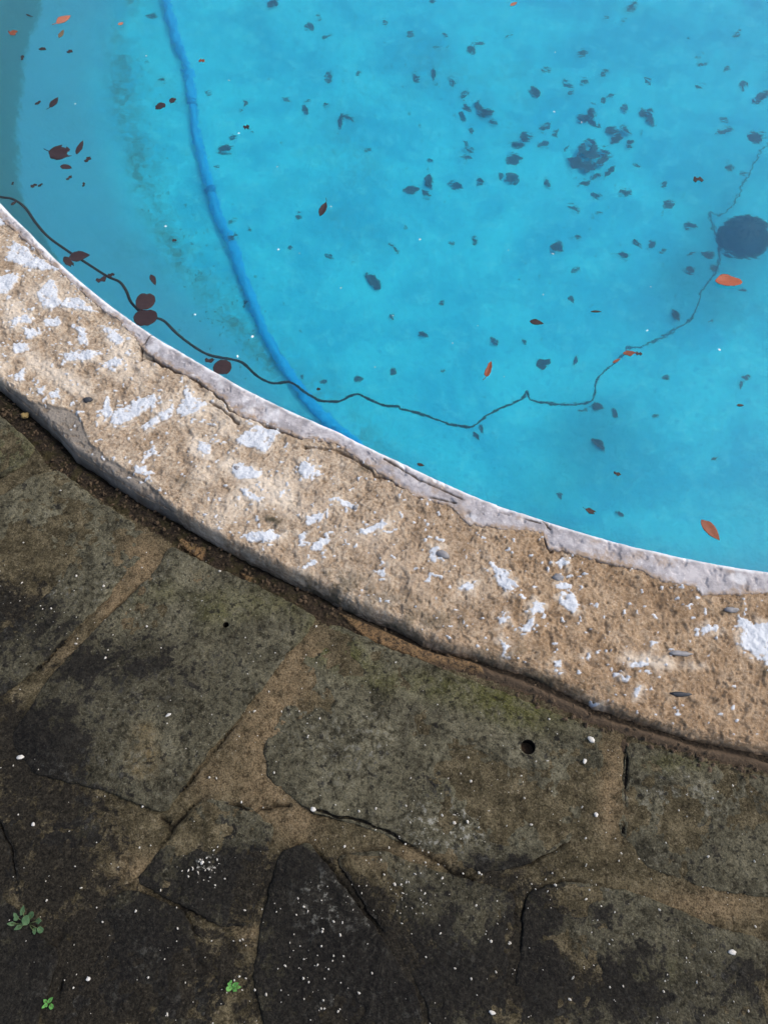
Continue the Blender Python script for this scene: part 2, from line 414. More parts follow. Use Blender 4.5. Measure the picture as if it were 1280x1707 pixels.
#@@STRUCTURE
# ================================================================ the setting
# far ground round the whole patio (never in view, keeps the place closed)
_a = np.linspace(0, 2 * np.pi, 97)[:-1]; _r = np.array([R0 + 0.30, R0 + 1.0, R0 + 3, R0 + 8, 30, 90.0, 250.0])
V = np.stack([CX + _r[:, None] * np.cos(_a), CY + _r[:, None] * np.sin(_a), np.full((len(_r), len(_a)), -0.075)], -1)
g_m = mat_plain('earth', (0.05, 0.045, 0.03), (0.10, 0.09, 0.06), 3, 0.95)
tag(mesh_np('ground', V, grid_faces(len(_r), 96, wrap_v=True)[:, ::-1], g_m), kind='structure')

# ---- pool shell (wall curving into floor), denser where it is seen
def ang_of(p):
    q = G(p, ZC)[0]; return math.atan2(q[1] - CY, q[0] - CX)
TH_L, TH_R = ang_of((-40, 300)), ang_of((1320, 960))
def theta_samples(fine, coarse, extra_l, extra_r):
    a = np.arange(TH_L, TH_R, fine / R0)
    l = np.arange(TH_L - extra_l, TH_L, coarse / R0); r = np.arange(TH_R, TH_R + extra_r, coarse / R0)
    return np.r_[l, a, r]
_th = np.linspace(TH_L - 0.9, TH_L - 0.9 + 2 * np.pi, 901)[:-1]
_i = np.r_[np.array([0, 0.0005, 0.002, 0.005, 0.010, 0.017, 0.026, 0.037]), np.linspace(0.05, 0.95, 90), np.linspace(0.97, 2.6, 110), np.linspace(2.65, R0 - 0.01, 12)]
TH, II = np.meshgrid(_th, _i, indexing='ij')
X = CX + (R0 - II) * np.cos(TH); Y = CY + (R0 - II) * np.sin(TH); Z = shell_z(X, Y)
Z[:, 0] = ZW - 0.03; X[:, 0] = CX + (R0 + 0.03) * np.cos(TH[:, 0]); Y[:, 0] = CY + (R0 + 0.03) * np.sin(TH[:, 0])
wob = fbm(X, Y, 0, 1.6, 4, 3); II_w = II + 0.05 * wob
# silt gathered along the foot of the wall, heaviest where the photo shows it
foot = np.exp(-((II_w - 0.60) / 0.05) ** 2) * 0.75 + np.exp(-((II_w - 0.66) / 0.11) ** 2) * 0.38
foot *= sst(-0.55, 0.20, fbm(X, Y, 0, 6, 4, 9)) * sst(0.25, -0.25, X)
far = np.hypot(X - 0.0, Y - 1.0)
dirt = np.clip(foot, 0, 1) + 0.35 * sst(0.1, 0.6, fbm(X, Y, 0, 2.2, 5, 21))* sst(2.0, 0.7, np.hypot(X + 0.35, Y - 3.3))
# unpainted band along the top of the wall: its ragged lower edge as surveyed on the left
bl = U([(66, 0), (67, 20), (52, 60), (40, 110), (36, 160), (29, 210), (31, 260), (34, 318)])
bth = np.arctan2(bl[:, 1] - CY, bl[:, 0] - CX); bth = np.where(bth > 0, bth - 2 * np.pi, bth); bz = bl[:, 2]
o_ = np.argsort(bth)
THn = np.where(TH > np.pi, TH - 2 * np.pi, TH); THn = np.where(THn > 0, THn - 2 * np.pi, THn)
edge = np.interp(THn, bth[o_], bz[o_])
band = sst(-0.008, 0.008, Z - edge - 0.012 * fbm(X, Y, Z, 30, 3, 5)) * (II < 0.5) * sst(TH_L + 0.35, TH_L + 0.05, TH)
# greyer tone on the wall and in a few patches of the floor
grey_tone = sst(0.70, 0.40, II_w) * 0.95 + 0.45 * sst(0.1, 0.6, fbm(X, Y, 0, 0.9, 3, 33) - 0.05) * (II > 0.5)
def tone_spots(lst):
    r = np.zeros(X.shape)
    for (px, py, rx, ry, kk) in lst:
        c, e1, e2 = U([(px, py), (px + rx, py), (px, py + ry)]); e1 = e1 - c; e2 = e2 - c; det = e1[0] * e2[1] - e1[1] * e2[0]
        dx, dy = X - c[0], Y - c[1]; uu = (dx * e2[1] - dy * e2[0]) / det; vv = (e1[0] * dy - e1[1] * dx) / det
        r = r + kk * np.exp(-(uu * uu + vv * vv))
    return r
teal_shade = tone_spots([(1180, 470, 130, 110, 0.75), (1010, 740, 120, 110, 0.36), (1200, 300, 110, 90, 0.45), (430, 60, 130, 70, 0.3), (470, 300, 90, 60, 0.25), (900, 850, 160, 50, 0.45), (1250, 820, 90, 90, 0.25), (560, 640, 100, 80, 0.3), (1010, 15, 100, 25, 0.35)])
teal_shade = sst(0.12, 0.85, teal_shade + 0.22 * fbm(X, Y, 0, 3.5, 4, 35)) * (II > 0.3)  # soft reflections painted into the floor as darker teal patches
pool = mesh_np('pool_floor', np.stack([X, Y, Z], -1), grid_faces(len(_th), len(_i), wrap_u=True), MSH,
               attrs={'mask': np.stack([np.clip(dirt, 0, 1), band, np.clip(grey_tone, 0, 1), teal_shade], -1)})
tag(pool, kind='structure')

# ---- water: a closed body filling the pool
_wa = np.linspace(0, 2 * np.pi, 241)[:-1]; _wr = np.array([0.02, 1, 2, 3, R0 + 0.025])
top = np.stack([CX + _wr[:, None] * np.cos(_wa), CY + _wr[:, None] * np.sin(_wa), np.full((5, 240), ZW)], -1)
bot = top[::-1].copy(); bot[..., 2] = ZW - 2.4
V = np.concatenate([top, bot]).reshape(-1, 3)
V = np.vstack([V, [[CX, CY, ZW], [CX, CY, ZW - 2.4]]]); n_ = len(V) - 2; k = np.arange(240); k2 = (k + 1) % 240
tr = np.vstack([np.c_[np.full(240, n_), k, k2], np.c_[np.full(240, n_ + 1), 9 * 240 + k2, 9 * 240 + k]])
tag(mesh_np('water', V, grid_faces(10, 240, wrap_v=True), MW, smooth=False, tris=tr), kind='structure')

# ================================================================ the coping
coping = empty('pool_coping', (0, 0, 0))
tag(coping, 'curved sand coloured concrete coping with peeling white paint along the pool edge', 'coping')

def to_s(p, z=ZC):
    q = G(p, z); return np.arctan2(q[:, 1] - CY, q[:, 0] - CX), np.hypot(q[:, 0] - CX, q[:, 1] - CY) - R0
inner_px = [(0, 335), (50, 385), (105, 440), (170, 495), (250, 552), (330, 600), (400, 640), (480, 680), (560, 715), (640, 755), (720, 792), (800, 828), (900, 862), (1000, 893), (1100, 918), (1200, 938), (1280, 950)]
outer_px = [(0, 645), (50, 688), (90, 722), (120, 757), (165, 785), (225, 825), (300, 865), (350, 895), (425, 935), (487, 965), (525, 982), (575, 1010), (640, 1040), (705, 1075), (790, 1100), (890, 1137), (990, 1185), (1130, 1230), (1280, 1266)]
lip_px = [(0, 362), (20, 378), (60, 415), (110, 458), (150, 500), (200, 534), (238, 578), (270, 603), (330, 632), (370, 662), (395, 690), (440, 704), (500, 728), (560, 738), (600, 765), (640, 790), (690, 825), (750, 842), (780, 870), (830, 880), (905, 886), (915, 912), (960, 922), (1010, 937), (1060, 947), (1100, 966), (1160, 977), (1170, 992), (1280, 986)]
it, is_ = to_s(inner_px); ot, os_ = to_s(outer_px, -0.005); lt, ls = to_s(lip_px)
def in_s(th): return np.interp(th, it, is_)
def out_s(th): return np.interp(th, ot, os_) 
def lip_s(th, x, y): return np.interp(th, lt, ls) + 0.0035 * fbm(x, y, 0, 60, 3, 4) + 0.0015 * vn(x, y, 0, 260, 6)

paint_px = [
 [(22, 400), (42, 408), (58, 425), (98, 447), (70, 450), (30, 438), (8, 434)], [(-10, 462), (20, 452), (34, 462), (22, 475), (10, 488), (-10, 490)],
 [(85, 465), (100, 480), (95, 495), (110, 505), (75, 515), (62, 490)], [(110, 495), (135, 495), (150, 510), (165, 520), (130, 513), (105, 512)],
 [(75, 530), (100, 525), (102, 540), (75, 545)], [(20, 530), (45, 522), (50, 535), (25, 540)], [(40, 545), (65, 545), (68, 555), (45, 565)],
 [(20, 570), (45, 568), (48, 583), (25, 588)], [(125, 540), (140, 545), (148, 570), (130, 575)], [(105, 590), (130, 580), (165, 585), (150, 600), (110, 602)],
 [(165, 542), (190, 548), (205, 565), (205, 575), (185, 570), (180, 555)], [(170, 600), (205, 597), (205, 608), (175, 612)],
 [(20, 620), (40, 615), (40, 632), (22, 635)], [(60, 645), (75, 640), (70, 655), (58, 658)], [(80, 650), (98, 648), (98, 662), (85, 665)],
 [(178, 655), (187, 690), (172, 700), (168, 685)], [(185, 690), (225, 665), (258, 655), (262, 668), (225, 695), (200, 708), (180, 705)],
 [(233, 712), (270, 685), (290, 675), (288, 692), (260, 707), (240, 719)], [(311, 635), (320, 660), (347, 672), (325, 690), (300, 694), (294, 682), (306, 665)],
 [(390, 730), (425, 710), (468, 713), (457, 735), (442, 757), (430, 748), (400, 740)], [(240, 750), (258, 740), (263, 752), (238, 764)],
 [(223, 773), (257, 785), (250, 793), (226, 786)], [(385, 775), (400, 768), (437, 785), (430, 800), (393, 796)], [(400, 813), (442, 830), (435, 840), (403, 826)],
 [(505, 765), (520, 775), (537, 790), (510, 799), (498, 785)], [(403, 890), (440, 881), (475, 890), (450, 903), (408, 901)],
 [(510, 860), (542, 851), (530, 870), (510, 877)], [(497, 890), (509, 884), (507, 906), (497, 906)], [(518, 912), (545, 887), (549, 900), (535, 917)],
 [(504, 943), (525, 927), (529, 935), (512, 947)], [(598, 886), (640, 864), (646, 875), (610, 892)], [(624, 950), (641, 944), (641, 961), (627, 959)],
 [(818, 936), (836, 945), (852, 965), (863, 976), (845, 987), (826, 968)], [(763, 975), (791, 969), (789, 983), (766, 983)],
 [(923, 935), (940, 926), (947, 940), (932, 949)], [(928, 975), (938, 967), (957, 972), (949, 981), (930, 982)], [(930, 992), (955, 987), (969, 1005), (955, 1018), (937, 1013)],
 [(885, 997), (906, 1005), (904, 1018), (887, 1026)], [(861, 1049), (880, 1031), (891, 1029), (882, 1052)], [(827, 1028), (846, 1019), (843, 1036), (831, 1044)],
 [(833, 1065), (851, 1075), (839, 1091)], [(1231, 1026), (1258, 1038), (1300, 1038), (1310, 1104), (1262, 1098), (1236, 1077)],
 [(1168, 1045), (1196, 1041), (1193, 1053), (1171, 1057)], [(1083, 1070), (1100, 1069), (1100, 1075), (1085, 1076)], [(975, 1096), (985, 1089), (992, 1097), (980, 1101)],
 [(925, 1103), (933, 1101), (936, 1114), (929, 1116)], [(1052, 1103), (1076, 1101), (1074, 1110), (1054, 1111)], [(1025, 1121), (1036, 1119), (1036, 1126), (1026, 1127)],
 [(990, 1164), (1009, 1170), (1005, 1175), (992, 1170)], [(1100, 860), (1101, 860), (1101, 861)], [(560, 830), (585, 832), (592, 846), (570, 842)], [(330, 735), (352, 738), (350, 757), (328, 752)],
 [(1058, 1147), (1070, 1144), (1068, 1156), (1060, 1160)], [(714, 916), (730, 910), (742, 914), (722, 924), (724, 934), (716, 928)], [(752, 1160), (758, 1160), (756, 1164)]]
cream_px = [[(40, 575), (110, 612), (155, 640), (155, 668), (100, 650), (40, 612)], [(425, 795), (470, 800), (492, 830), (480, 858), (455, 835), (420, 815)], [(370, 750), (400, 770), (440, 790), (400, 800), (365, 775)],
            [(0, 500), (40, 500), (60, 530), (20, 550), (0, 540)], [(180, 560), (220, 570), (215, 590), (180, 585)], [(300, 705), (340, 730), (360, 765), (320, 760)], [(1040, 1080), (1120, 1095), (1180, 1110), (1100, 1115), (1030, 1100)]]
rend_px = [[(-40, 615), (60, 672), (130, 688), (150, 742), (262, 818), (300, 862), (320, 890), (220, 845), (90, 740), (-40, 640)], [(232, 580), (262, 590), (290, 600), (275, 612), (240, 600)]]
crack_px = [[(255, 555), (236, 577), (238, 600), (225, 606)], [(238, 600), (252, 596), (272, 606), (330, 634), (368, 664), (384, 682), (440, 708), (502, 727)], [(600, 768), (622, 790), (650, 795), (700, 828), (720, 826)], [(906, 870), (915, 880), (912, 905), (918, 915)], [(350, 668), (372, 684), (395, 705)], [(508, 742), (560, 748), (606, 775)]]
grime_bl = [(452, 868, 20, 10, 1.1), (300, 805, 22, 10, 0.6), (560, 970, 60, 22, 0.7), (700, 1035, 80, 18, 0.6), (840, 1090, 60, 16, 0.5), (150, 668, 8, 5, 1.0), (62, 655, 12, 10, 0.5), (880, 1130, 60, 10, 0.5), (980, 1150, 60, 14, 0.5), (1130, 1200, 12, 8, 0.8), (1215, 1018, 30, 7, 0.6), (265, 585, 30, 10, 0.5), (605, 780, 12, 6, 0.7), (1280, 1118, 12, 7, 0.8), (640, 1000, 60, 20, 0.4)]

thv = theta_samples(0.0019, 0.010, 0.55, 0.50)
# profile: flat top then a rounded shoulder, then the outer face down into the soil
u = np.r_[np.linspace(0, 0.86, 150), np.linspace(0.865, 0.96, 26), 1 - 0.04 * np.linspace(1, 0, 40)[1:] ** 2.0]
TH, Uu = np.meshgrid(thv, u, indexing='ij')
so = out_s(TH)
x0 = CX + R0 * np.cos(TH); y0 = CY + R0 * np.sin(TH)
so = so + 0.004 * fbm(x0, y0, 0, 9, 4, 51)
s_in = in_s(TH) + 0.014
s = s_in + (so - s_in) * Uu
# shoulder: distance left to the outer edge
e_ = so - s; RD = 0.022 + 0.008 * fbm(x0, y0, 0, 6, 2, 52)
k = np.clip(1 - e_ / RD, 0, 1)
drop = (1 - np.sqrt(np.maximum(1 - k ** 2.2, 0))) * 0.062
X = CX + (R0 + s) * np.cos(TH); Y = CY + (R0 + s) * np.sin(TH)
lip = np.interp(TH, lt, ls); in_lip = lip - s
nz1 = fbm(X, Y, 0, 9, 4, 61); nz2 = fbm(X, Y, 0, 55, 4, 62, 0.6); nz3 = fbm(X, Y, 0, 230, 2, 63)
# paint
wx = X + 0.006 * fbm(X, Y, 0, 45, 3, 71); wy = Y + 0.006 * fbm(X, Y, 3.3, 45, 3, 72)
pm = np.full(X.shape, -0.03)
for p in paint_px: pm = np.maximum(pm, poly_in(wx, wy, G(p, ZC)))
away_ = np.maximum(sst(-0.80, -1.0, X), sst(0.90, 1.1, X))
pm = np.where(away_ > 0, np.maximum(pm, 0.05 * (fbm(X, Y, 0, 16, 3, 75) - 0.28) * away_ - 0.03 * (1 - away_)), pm)
brk = 0.0045 * fbm(X, Y, 0, 95, 3, 73) + 0.003 * nz3
paint = sst(-0.0008, 0.0012, pm + brk - 0.0005) * (1 - 0.75 * sst(0.36, 0.50, fbm(X, Y, 0, 110, 3, 74, 0.6)))
# stray paint flecks, thicker around the big patches
fl = vn(X, Y, 0, 170, 81) * 0.6 + vn(X, Y, 0, 75, 82) * 0.5
near = sst(-0.03, 0.0, pm)
paint = np.maximum(paint, sst(0.60, 0.66, fl + 0.16 * near - 0.05 + 0.14 * nz1) * (1 - sst(0.05, 0.4, k)))
cm = np.full(X.shape, -0.03)
for p in cream_px: cm = np.maximum(cm, poly_in(wx, wy, G(p, ZC)))
cream = sst(-0.012, 0.018, cm + 0.012 * nz2) * 0.9 + 0.55 * sst(-0.05, 0.45, nz1) * sst(0.3, -0.3, X) + 0.6 * sst(-0.014, 0.0, pm + 0.010 * nz2) * sst(-0.2, 0.3, nz2)
rm = np.full(X.shape, -0.03)
for p in rend_px: rm = np.maximum(rm, poly_in(wx, wy, G(p, 0.015)))
rend = sst(-0.002, 0.003, rm)
cd = np.full(X.shape, 0.2)
for p in crack_px: cd = np.minimum(cd, line_d(X + 0.004 * vn(X, Y, 0, 50, 91), Y + 0.004 * vn(X, Y, 0, 50, 92), G(p, ZC)))
crack = sst(0.0042, 0.0012, cd + 0.003 * nz2) 
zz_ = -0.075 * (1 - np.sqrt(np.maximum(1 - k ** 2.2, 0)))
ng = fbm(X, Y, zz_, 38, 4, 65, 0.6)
grime_shade = np.clip(blobs(X, Y, grime_bl, 0.02), 0, 1.2) * sst(-0.25, 0.35, nz2 + 0.1) + (0.3 + 0.35 * sst(-0.45, -0.1, X)) * sst(0.45, 0.95, k) * sst(-0.35, 0.3, ng)  # grime blobs, plus grime and shade painted on the outer face
brown = sst(-0.15, 0.35, X + 0.25 * nz1)           # the right half is browner sand
pits = np.maximum(sst(0.22, 0.50, fbm(X, Y, 0, 42, 4, 64, 0.62)), 0.8 * sst(0.30, 0.55, fbm(X, Y, 0, 110, 3, 67)))
Z = ZC - 0.003 + 0.004 * nz1 + 0.0044 * nz2 * (1 - 0.85 * rend) + 0.0012 * nz3 - 0.004 * pits * (1 - paint) - 0.008 * crack - drop * 0.95
Z = Z + 0.0020 * paint - 0.002 * sst(0.0, -0.02, -in_lip) - 0.006 * sst(0.0, 0.006, in_lip)
Z = Z - 0.006 * rend * (k < 0.7)
# radial wobble on the outer face
rr = R0 + s + (0.003 * fbm(X, Y, zz_, 45, 3, 66)) * sst(0.4, 0.8, k)
X = CX + rr * np.cos(TH); Y = CY + rr * np.sin(TH)
# last ring goes deep into the soil
Vv = np.stack([X, Y, Z], -1); last = Vv[:, -1:].copy(); last[..., 2] = -0.09; Vv = np.concatenate([Vv, last], 1)
def ext(a): return np.concatenate([a, a[:, -1:]], 1)
mask = np.stack([ext(q) for q in (paint * (1 - crack), np.clip(cream, 0, 1), np.clip(grime_shade, 0, 1), rend)], -1)
mask2 = np.stack([ext(q) for q in (np.clip(crack + 0.46 * pits * (1 - paint) * (1 - 0.7 * np.clip(cream, 0, 1)), 0, 1), brown, 0 * X, 0 * X)], -1)
mesh_np('coping_concrete', Vv, grid_faces(Vv.shape[0], Vv.shape[1])[:, ::-1], MC, coping, attrs={'mask': mask, 'mask2': mask2})

# ---- plaster lip along the water
tl = theta_samples(0.0019, 0.010, 0.55, 0.50)
sect = [(-0.001, ZW - 0.05), (-0.001, ZW - 0.01), (-0.001, ZW + 0.02), (0.0, ZC - 0.035), (0.0, ZC - 0.018), (0.0012, ZC - 0.009), (0.0035, ZC - 0.004), (0.007, ZC - 0.0012), (0.011, ZC)]
t_ = np.linspace(0, 1, 26)[1:]
TH = np.repeat(tl[:, None], len(sect) + len(t_) + 2, 1); S = np.zeros_like(TH); Z = np.zeros_like(TH)
ins = in_s(tl); x0, y0 = CX + R0 * np.cos(tl), CY + R0 * np.sin(tl); ls_ = np.maximum(lip_s(tl, x0, y0), ins + 0.02)
ins = ins + 0.0015 * fbm(x0, y0, 0, 14, 4, 101)
for j, (ds, zz) in enumerate(sect): S[:, j] = ins + ds; Z[:, j] = zz
n0 = len(sect)
for j, t in enumerate(t_): S[:, n0 + j] = ins + 0.011 + (ls_ - ins - 0.011) * t; Z[:, n0 + j] = ZC - 0.001 * t
S[:, -2] = ls_ + 0.002; Z[:, -2] = ZC - 0.005; S[:, -1] = ls_ + 0.001; Z[:, -1] = ZC - 0.03
X = CX + (R0 + S) * np.cos(TH); Y = CY + (R0 + S) * np.sin(TH)
topm = (np.arange(S.shape[1]) >= 6)[None, :] * 1.0
Z = Z + topm * (0.0022 * fbm(X, Y, 0, 16, 4, 111) + 0.0016 * fbm(X, Y, 0, 90, 3, 112)) - topm * 0.003 * sst(0.30, 0.5, fbm(X, Y, 0, 60, 3, 113))
d_in = S - ins[:, None]; d_out = ls_[:, None] - S
white = np.maximum(sst(0.013, 0.004, d_in + 0.007 * fbm(X, Y, 0, 40, 3, 121)), 0.55 * sst(0.25, 0.6, fbm(X, Y, 0, 30, 4, 122) + 0.25 * sst(-0.2, -0.7, X) + 0.15 * sst(0.5, 0.8, X)))
dirt = sst(0.012, 0.0, d_out + 0.008 * fbm(X, Y, 0, 70, 3, 123)) + 0.6 * sst(0.15, 0.5, fbm(X, Y, 0, 22, 4, 124))
cd = np.full(X.shape, 0.2)
for p in ([(255, 553), (236, 577)], [(620, 790), (690, 822), (760, 838)], [(905, 868), (918, 882)], [(1060, 945), (1085, 958)], [(640, 765), (700, 800), (800, 845), (900, 872)]):
    cd = np.minimum(cd, line_d(X, Y, G(p, ZC)))
crk = sst(0.0035, 0.0008, cd + 0.0012 * fbm(X, Y, 0, 120, 2, 125)) * sst(-0.2, 0.2, fbm(X, Y, 0, 18, 2, 126) + 0.1)
Z = Z - 0.0025 * crk * topm
mesh_np('plaster_lip', np.stack([X, Y, Z], -1), grid_faces(X.shape[0], X.shape[1]), MP, coping,
        attrs={'mask': np.stack([np.clip(white * (1 - 0.6 * (dirt > 0.7)), 0, 1), np.clip(dirt, 0, 1), crk, 0 * X], -1)})

def stone(rx, ry, rz, seed, n=7, m=12):
    """a rounded, slightly faceted pebble"""
    a = np.linspace(-np.pi / 2, np.pi / 2, n)[1:-1]; b = np.arange(m) / m * 2 * np.pi
    A, B = np.meshgrid(a, b, indexing='ij')
    P = np.stack([np.cos(A) * np.cos(B), np.cos(A) * np.sin(B), np.sin(A)], -1).reshape(-1, 3)
    P = np.vstack([P, [[0, 0, -1], [0, 0, 1]]])
    P = P * (1 + 0.38 * vn(P[:, 0], P[:, 1], P[:, 2], 1.3, seed) + 0.22 * vn(P[:, 0], P[:, 1], P[:, 2], 3.1, seed + 3))[:, None]
    P = P * np.array([rx, ry, rz]); k = np.arange(m); k2 = (k + 1) % m; q = (n - 2) * m
    tr = np.vstack([np.c_[np.full(m, q), k2, k], np.c_[np.full(m, q + 1), (n - 3) * m + k, (n - 3) * m + k2]])
    return P, grid_faces(n - 2, m, wrap_v=True)[:, ::-1], tr

def put_stone(name, px, size, z, mat, seed, rot=0.0, parent=None, flat=0.5):
    c = G(px, z)[0]; sx = np.linalg.norm(G((px[0] + size[0] / 2, px[1]), z)[0] - c); sy = np.linalg.norm(G((px[0], px[1] + size[1] / 2), z)[0] - c)
    P, Fq, tr = stone(sx, sy, flat * min(sx, sy), seed)
    cr, sr = math.cos(rot), math.sin(rot); P = np.c_[P[:, 0] * cr - P[:, 1] * sr, P[:, 0] * sr + P[:, 1] * cr, P[:, 2]]
    if parent is None:
        o = mesh_np(name, P, Fq, mat, tris=tr); o.location = c
    else:
        o = mesh_np(name, P + c, Fq, mat, parent, tris=tr)
    return o
for i, (px, size, mt, rot) in enumerate([((737, 923), (26, 14), M_GREYST, -0.3), ((1136, 1157), (40, 9), M_SLATE, 0.0), ((1132, 1089), (46, 9), M_GREYST, -0.05), ((930, 963), (24, 12), M_GREYST, -0.2),
                                         ((148, 667), (16, 10), M_SLATE, 0.4), ((1218, 1017), (30, 10), M_GREYST, 0.0), ((395, 781), (13, 9), M_GREYST, 0.5), ((592, 846), (10, 8), M_GREYST, 0.2)]):
    tag(put_stone('pebble', px, (size[0] * 0.85, size[1] * 0.9), ZC - 0.002, mt, 300 + i, rot, coping, 0.8), label=('dark slate sliver set in the concrete' if mt is M_SLATE else 'grey pebble set in the concrete'))

# ================================================================ paving
dark_bl = [(55, 1000, 110, 70, 0.42), (360, 1120, 130, 70, 0.22), (30, 1240, 110, 70, 0.5), (230, 1110, 120, 60, 0.3), (150, 1330, 150, 60, 0.25), (230, 1620, 180, 110, 0.75), (560, 1560, 90, 130, 0.75), (500, 1450, 45, 40, 0.6),
           (880, 1600, 60, 80, 0.5), (830, 1450, 80, 35, 0.55), (640, 1300, 170, 60, 0.15), (1100, 1520, 180, 25, 0.3), (380, 1450, 90, 50, 0.45), (700, 1640, 200, 70, 0.45), (1130, 1640, 250, 70, 0.4), (60, 1440, 120, 60, 0.35), (1230, 1390, 60, 40, 0.2), (930, 1500, 110, 40, 0.3),
           (640, 1180, 120, 70, -0.25), (860, 1180, 160, 70, -0.3), (1150, 1290, 170, 60, -0.3), (130, 900, 140, 60, -0.3), (430, 1020, 110, 50, -0.25), (560, 1370, 60, 50, -0.15), (250, 1260, 60, 60, -0.25), (780, 1340, 120, 50, -0.1), (1120, 1500, 150, 30, -0.25), (680, 1440, 80, 30, -0.3)]
ochre_bl = [(75, 960, 22, 18, 0.8), (245, 1270, 50, 55, 0.75), (110, 820, 60, 30, 0.35), (690, 1440, 90, 35, 0.6), (170, 1360, 35, 20, 0.7), (100, 1460, 25, 40, 0.5), (60, 780, 40, 20, 0.5), (330, 950, 60, 30, 0.35), (240, 1210, 30, 20, 0.4), (130, 1280, 25, 18, 0.6), (800, 1560, 40, 40, 0.35), (1250, 1310, 80, 30, 0.25)]
green_bl = [(860, 1170, 110, 50, 0.75), (700, 1140, 100, 40, 0.5), (560, 1080, 60, 40, 0.5), (1120, 1270, 110, 30, 0.45), (430, 1010, 110, 40, 0.45), (30, 760, 60, 60, 0.4), (260, 990, 70, 40, 0.3), (760, 1330, 60, 40, 0.25), (1100, 1620, 120, 50, 0.3)]
lime_bl = [(745, 1375, 60, 45, 0.9), (90, 985, 40, 15, 0.4), (600, 1240, 60, 50, 0.35), (1150, 1330, 100, 40, 0.3), (345, 1440, 20, 15, 0.9), (540, 1500, 60, 50, 0.35), (990, 1470, 30, 15, 0.5), (230, 960, 60, 40, 0.25), (480, 1150, 60, 40, 0.25)]

def pave_masks(X, Y):
    n = fbm(X, Y, 0, 7, 4, 201)
    r = np.hypot(X - CX, Y - CY) - R0
    away = sst(0.45, 1.0, r)                      # less black lichen by the splashed edge; viewer's shade painted further out
    dark = 0.0 + 0.44 * away + 0.42 * n + 1.2 * blobs(X, Y, dark_bl)
    ochre = sst(0.25, 0.7, blobs(X, Y, ochre_bl) + 0.26 * fbm(X, Y, 0, 12, 4, 202) - 0.03)
    green = sst(0.15, 0.85, 1.15 * blobs(X, Y, green_bl) + 0.3 * fbm(X, Y, 0, 10, 4, 203))
    lime = np.clip(blobs(X, Y, lime_bl) + 0.15 * fbm(X, Y, 0, 14, 3, 204), 0, 1)
    return np.clip(dark, -0.3, 1.3), ochre, green, lime

slabs_px = [  # outlines read off the photo (points may lie beyond its edges); hole = (x, y, radius px)
 ([(-200, 560), (0, 694), (58, 745), (40, 775), (-20, 800), (-260, 850)], None),
 ([(-20, 838), (60, 790), (98, 784), (165, 838), (262, 893), (232, 930), (150, 1020), (62, 1112), (-10, 1165), (-260, 1180), (-280, 950)], None),
 ([(285, 912), (330, 935), (420, 972), (490, 1012), (524, 1032), (480, 1085), (405, 1185), (310, 1300), (275, 1352), (180, 1318), (60, 1290), (20, 1230), (85, 1128), (180, 1030), (262, 950)], (377, 1042, 5)),
 ([(556, 1040), (640, 1078), (740, 1120), (850, 1160), (950, 1200), (1004, 1218), (1003, 1290), (985, 1345), (950, 1400), (880, 1440), (790, 1448), (700, 1410), (600, 1370), (520, 1350), (450, 1300), (440, 1250), (475, 1170), (515, 1090)], (880, 1245, 12)),
 ([(1046, 1236), (1140, 1262), (1280, 1296), (1500, 1335), (1520, 1480), (1290, 1492), (1180, 1478), (1075, 1440), (1036, 1385), (1038, 1300)], None),
 ([(340, 1334), (420, 1350), (455, 1378), (440, 1450), (416, 1540), (370, 1545), (300, 1505), (228, 1470), (290, 1385)], None),
 ([(-150, 1260), (0, 1240), (70, 1300), (180, 1328), (268, 1372), (215, 1460), (150, 1500), (80, 1540), (20, 1480), (-10, 1400), (-180, 1420)], None),
 ([(150, 1512), (215, 1486), (300, 1520), (330, 1585), (380, 1650), (430, 1740), (420, 1900), (70, 1900), (85, 1680), (120, 1580)], None),
 ([(470, 1420), (512, 1408), (560, 1460), (620, 1545), (690, 1650), (720, 1760), (700, 1900), (470, 1900), (450, 1720), (425, 1620), (440, 1530)], None),
 ([(560, 1428), (640, 1420), (720, 1450), (800, 1478), (858, 1492), (850, 1600), (850, 1900), (740, 1900), (720, 1690), (640, 1550)], None),
 ([(880, 1492), (950, 1470), (1060, 1490), (1180, 1545), (1300, 1580), (1480, 1600), (1500, 1900), (870, 1900), (866, 1650)], None),
 ([(-300, 1440), (-30, 1430), (10, 1500), (60, 1560), (100, 1590), (60, 1690), (50, 1900), (-320, 1900)], None),
 ([(1530, 1340), (1760, 1390), (1780, 1560), (1530, 1590), (1540, 1470)], None),
 ([(-520, 480), (-220, 560), (-280, 840), (-300, 1000), (-560, 980)], None),
 ([(-560, 1000), (-300, 1020), (-280, 1190), (-170, 1270), (-200, 1410), (-560, 1430)], None),
 ([(-620, 1460), (-320, 1450), (-340, 1900), (-640, 1900)], None),
 ([(1520, 1610), (1780, 1590), (1800, 1900), (1520, 1900)], None)]

def chaikin(P, it=2):
    for _ in range(it):
        Q = np.roll(P, -1, 0); P = np.stack([0.9 * P + 0.1 * Q, 0.1 * P + 0.9 * Q], 1).reshape(-1, P.shape[1])
    return P
def resample(P, step):
    Q = np.vstack([P, P[:1]]); L = np.r_[0, np.cumsum(np.linalg.norm(np.diff(Q, axis=0), axis=1))]
    n = int(L[-1] / step); t = np.arange(n) / n * L[-1]
    return np.c_[np.interp(t, L, Q[:, 0]), np.interp(t, L, Q[:, 1])]

